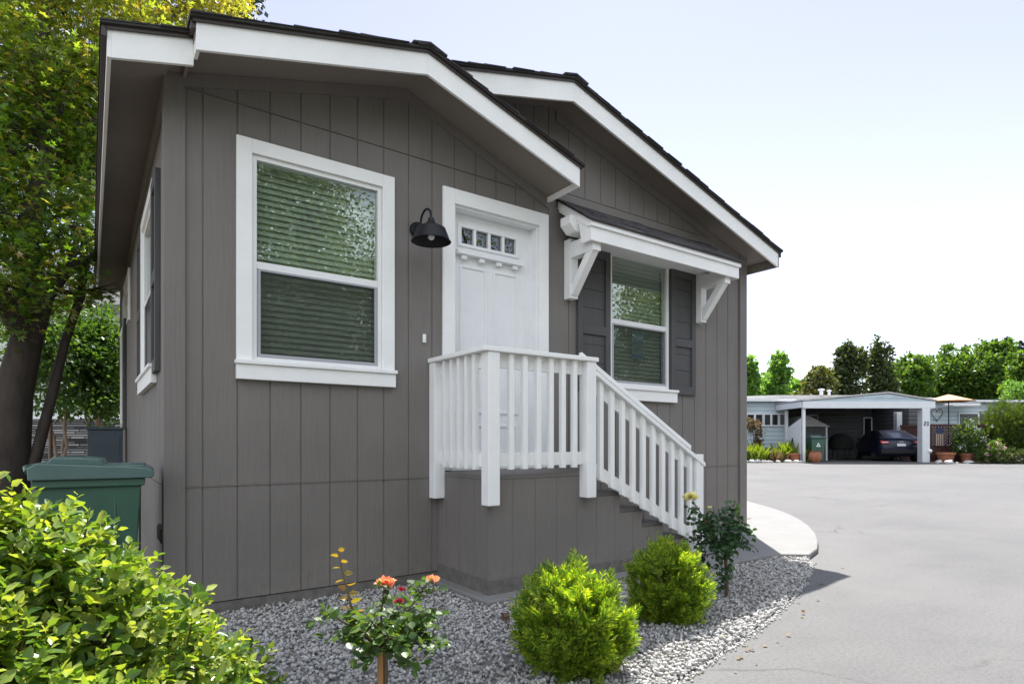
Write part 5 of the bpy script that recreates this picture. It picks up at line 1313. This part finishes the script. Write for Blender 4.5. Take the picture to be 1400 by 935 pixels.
P, Dd = crown_pts([(random.uniform(-.3, .3), 0, 6+1.15*i, 2.0*(1-i/13)+.35, 2.0*(1-i/13)+.35, .55) for i in range(11)], 9000, .25, 18, np.random.default_rng(77), .3)
leaves('crown', P, Dd, .22, LEAF4, MT['conifer'], tall, .8, .2)

# trees on the near side of the street, seen mirrored in the window panes
def near_tree(label, x, y, w, zb0, zt0, mat, n, seed, size=.115):
    rng = np.random.default_rng(seed); rd = random.Random(seed)
    t = thing('street_tree', label, 'tree', (x, y, -.02), 0, 'trees mirrored in the window panes')
    H_ = zt0-zb0; blobs = []
    for i in range(13):
        a = rd.uniform(0, 6.28); q = rd.random(); rr_ = w*rd.uniform(.3, .75)*(1-.4*q); s = w*rd.uniform(.28, .45)
        blobs.append((rr_*math.cos(a), rr_*math.sin(a), zb0+H_*(.1+.8*q), s, s, H_*rd.uniform(.10, .17)))
    for q in (.14, .4): blobs.append((rd.uniform(-.2, .2)*w, 0, zb0+H_*q, w*.8, w*.7, H_*.16))
    m = MB(); limb(m, (0, 0, 0), (0, 0, zb0+H_*.5), .26, .1, 6, .06, 10, rd)
    for b_ in blobs: limb(m, (0, 0, max(1, b_[2]-H_*.25)), b_[:3], .09, .02, 5, .1, 6, rd)
    m.build('trunk', MT['bark'], t, smooth=70)
    P, Dd = crown_pts(blobs, n, .24, 18, rng, .3)
    leaves('crown', P, Dd + np.array([0, 0, -.1]), size, LEAF4, mat, t, .8, .3, rng)
near_tree('broad leafy tree mirrored in the large left window', 4.7, -12.5, 3.8, .7, 10.4, MT['tstreet'], 26000, 51)
near_tree('second leafy tree mirrored low in the large left window', 2.4, -15.0, 3.6, .5, 8.0, MT['tstreet'], 18000, 55)
near_tree('tall leafy tree mirrored in the small door panes', 10.4, -13.5, 3.6, .9, 10.5, MT['tstreet'], 20000, 52)
near_tree('green tree mirrored in the right shuttered window', 18.9, -11.5, 3.7, .5, 8.6, MT['tstreet'], 26000, 53)
near_tree('leafy tree standing behind the photographer across the road', -3.6, -13.5, 3.2, 1.6, 8.5, MT['tstreet'], 10000, 54)

for i, (x, y, lb) in enumerate(((-1.5, -22, 'big background tree behind the mirrored street trees, nearest the left'), (5.5, -23, 'big background tree straight behind the leafy window tree'), (13, -23, 'big background tree between the two mirrored street trees'), (27, -19, 'big background tree behind the shuttered window tree'), (9, -28, 'tallest background tree rising over the mirrored street row'))):
    near_tree(lb, x, y, 5.0, .4, 11.0+i, MT['tstreet'], 13000, 60+i, .26)

# ------------------------------------------------------------------ light, sky, camera
FILL_CLOUD = 9.0
EL = math.radians(59.0); sdir = Vector((math.cos(EL)*.7071, math.cos(EL)*.7071, math.sin(EL)))
sl = bpy.data.lights.new('sun', 'SUN'); sl.energy = 4.9; sl.angle = math.radians(.53); sl.color = (1.0, .965, .91)
so = bpy.data.objects.new('sun', sl); COL.objects.link(so); so.rotation_euler = sdir.to_track_quat('Z', 'Y').to_euler(); so.location = (20, 20, 40)
wd = bpy.data.worlds.new('World'); scn.world = wd; wd.use_nodes = True; nt = wd.node_tree
sky = nt.nodes.new('ShaderNodeTexSky'); sky.sky_type = 'NISHITA'; sky.sun_disc = False; sky.sun_elevation = EL
sky.sun_rotation = math.atan2(sdir.x, sdir.y); sky.altitude = 50; sky.air_density = 1.0; sky.dust_density = .15; sky.ozone_density = 1.0
bg = nt.nodes['Background']; hs = nt.nodes.new('ShaderNodeHueSaturation'); hs.inputs['Saturation'].default_value = .62; hs.inputs['Hue'].default_value = .530
nt.links.new(sky.outputs[0], hs.inputs['Color'])
# bright cloud added unseen behind the photographer to lift the shade, thin wisps elsewhere
tc = nt.nodes.new('ShaderNodeTexCoord'); mp = nt.nodes.new('ShaderNodeMapping'); mp.inputs['Scale'].default_value = (1, 1, 2.4)
nt.links.new(tc.outputs['Generated'], mp.inputs['Vector'])
cn_ = N(nt, 'ShaderNodeTexNoise', Scale=2.1, Detail=9.0, Roughness=.58); nt.links.new(mp.outputs[0], cn_.inputs['Vector'])
vd = N(nt, 'ShaderNodeVectorMath', operation='DOT_PRODUCT'); nt.links.new(tc.outputs['Generated'], vd.inputs[0]); vd.inputs[1].default_value = (-.35, -.85, .25)
ad = N(nt, 'ShaderNodeMath', operation='MULTIPLY_ADD'); nt.links.new(vd.outputs['Value'], ad.inputs[0]); ad.inputs[1].default_value = .32; nt.links.new(cn_.outputs['Fac'], ad.inputs[2])
cm = ramp(nt, ad.outputs[0], [(.57, (0, 0, 0)), (.74, (1, 1, 1))])
mxs = nt.nodes.new('ShaderNodeMixRGB'); nt.links.new(cm, mxs.inputs['Fac']); nt.links.new(hs.outputs[0], mxs.inputs['Color1']); mxs.inputs['Color2'].default_value = (FILL_CLOUD*.95, FILL_CLOUD, FILL_CLOUD*1.09, 1)
nt.links.new(mxs.outputs[0], bg.inputs['Color']); bg.inputs['Strength'].default_value = .10
cd = bpy.data.cameras.new('camera'); cam = bpy.data.objects.new('camera', cd); COL.objects.link(cam)
cam.location = CAM; cam.rotation_euler = (math.pi/2, 0, -YAW); cd.sensor_width = 36; cd.lens = 36*F/1400; cd.shift_y = 135.5/1400; cd.clip_end = 2000; cd.clip_start = .05
scn.camera = cam
vs_ = scn.view_settings; vs_.view_transform = 'Standard'; vs_.look = 'None'; vs_.gamma = 1; vs_.exposure = 1.25; vs_.use_curve_mapping = False
scn.render.engine = 'CYCLES'
cy = scn.cycles; cy.max_bounces = 10; cy.transparent_max_bounces = 24; cy.transmission_bounces = 6; cy.use_denoising = True; cy.caustics_reflective = False
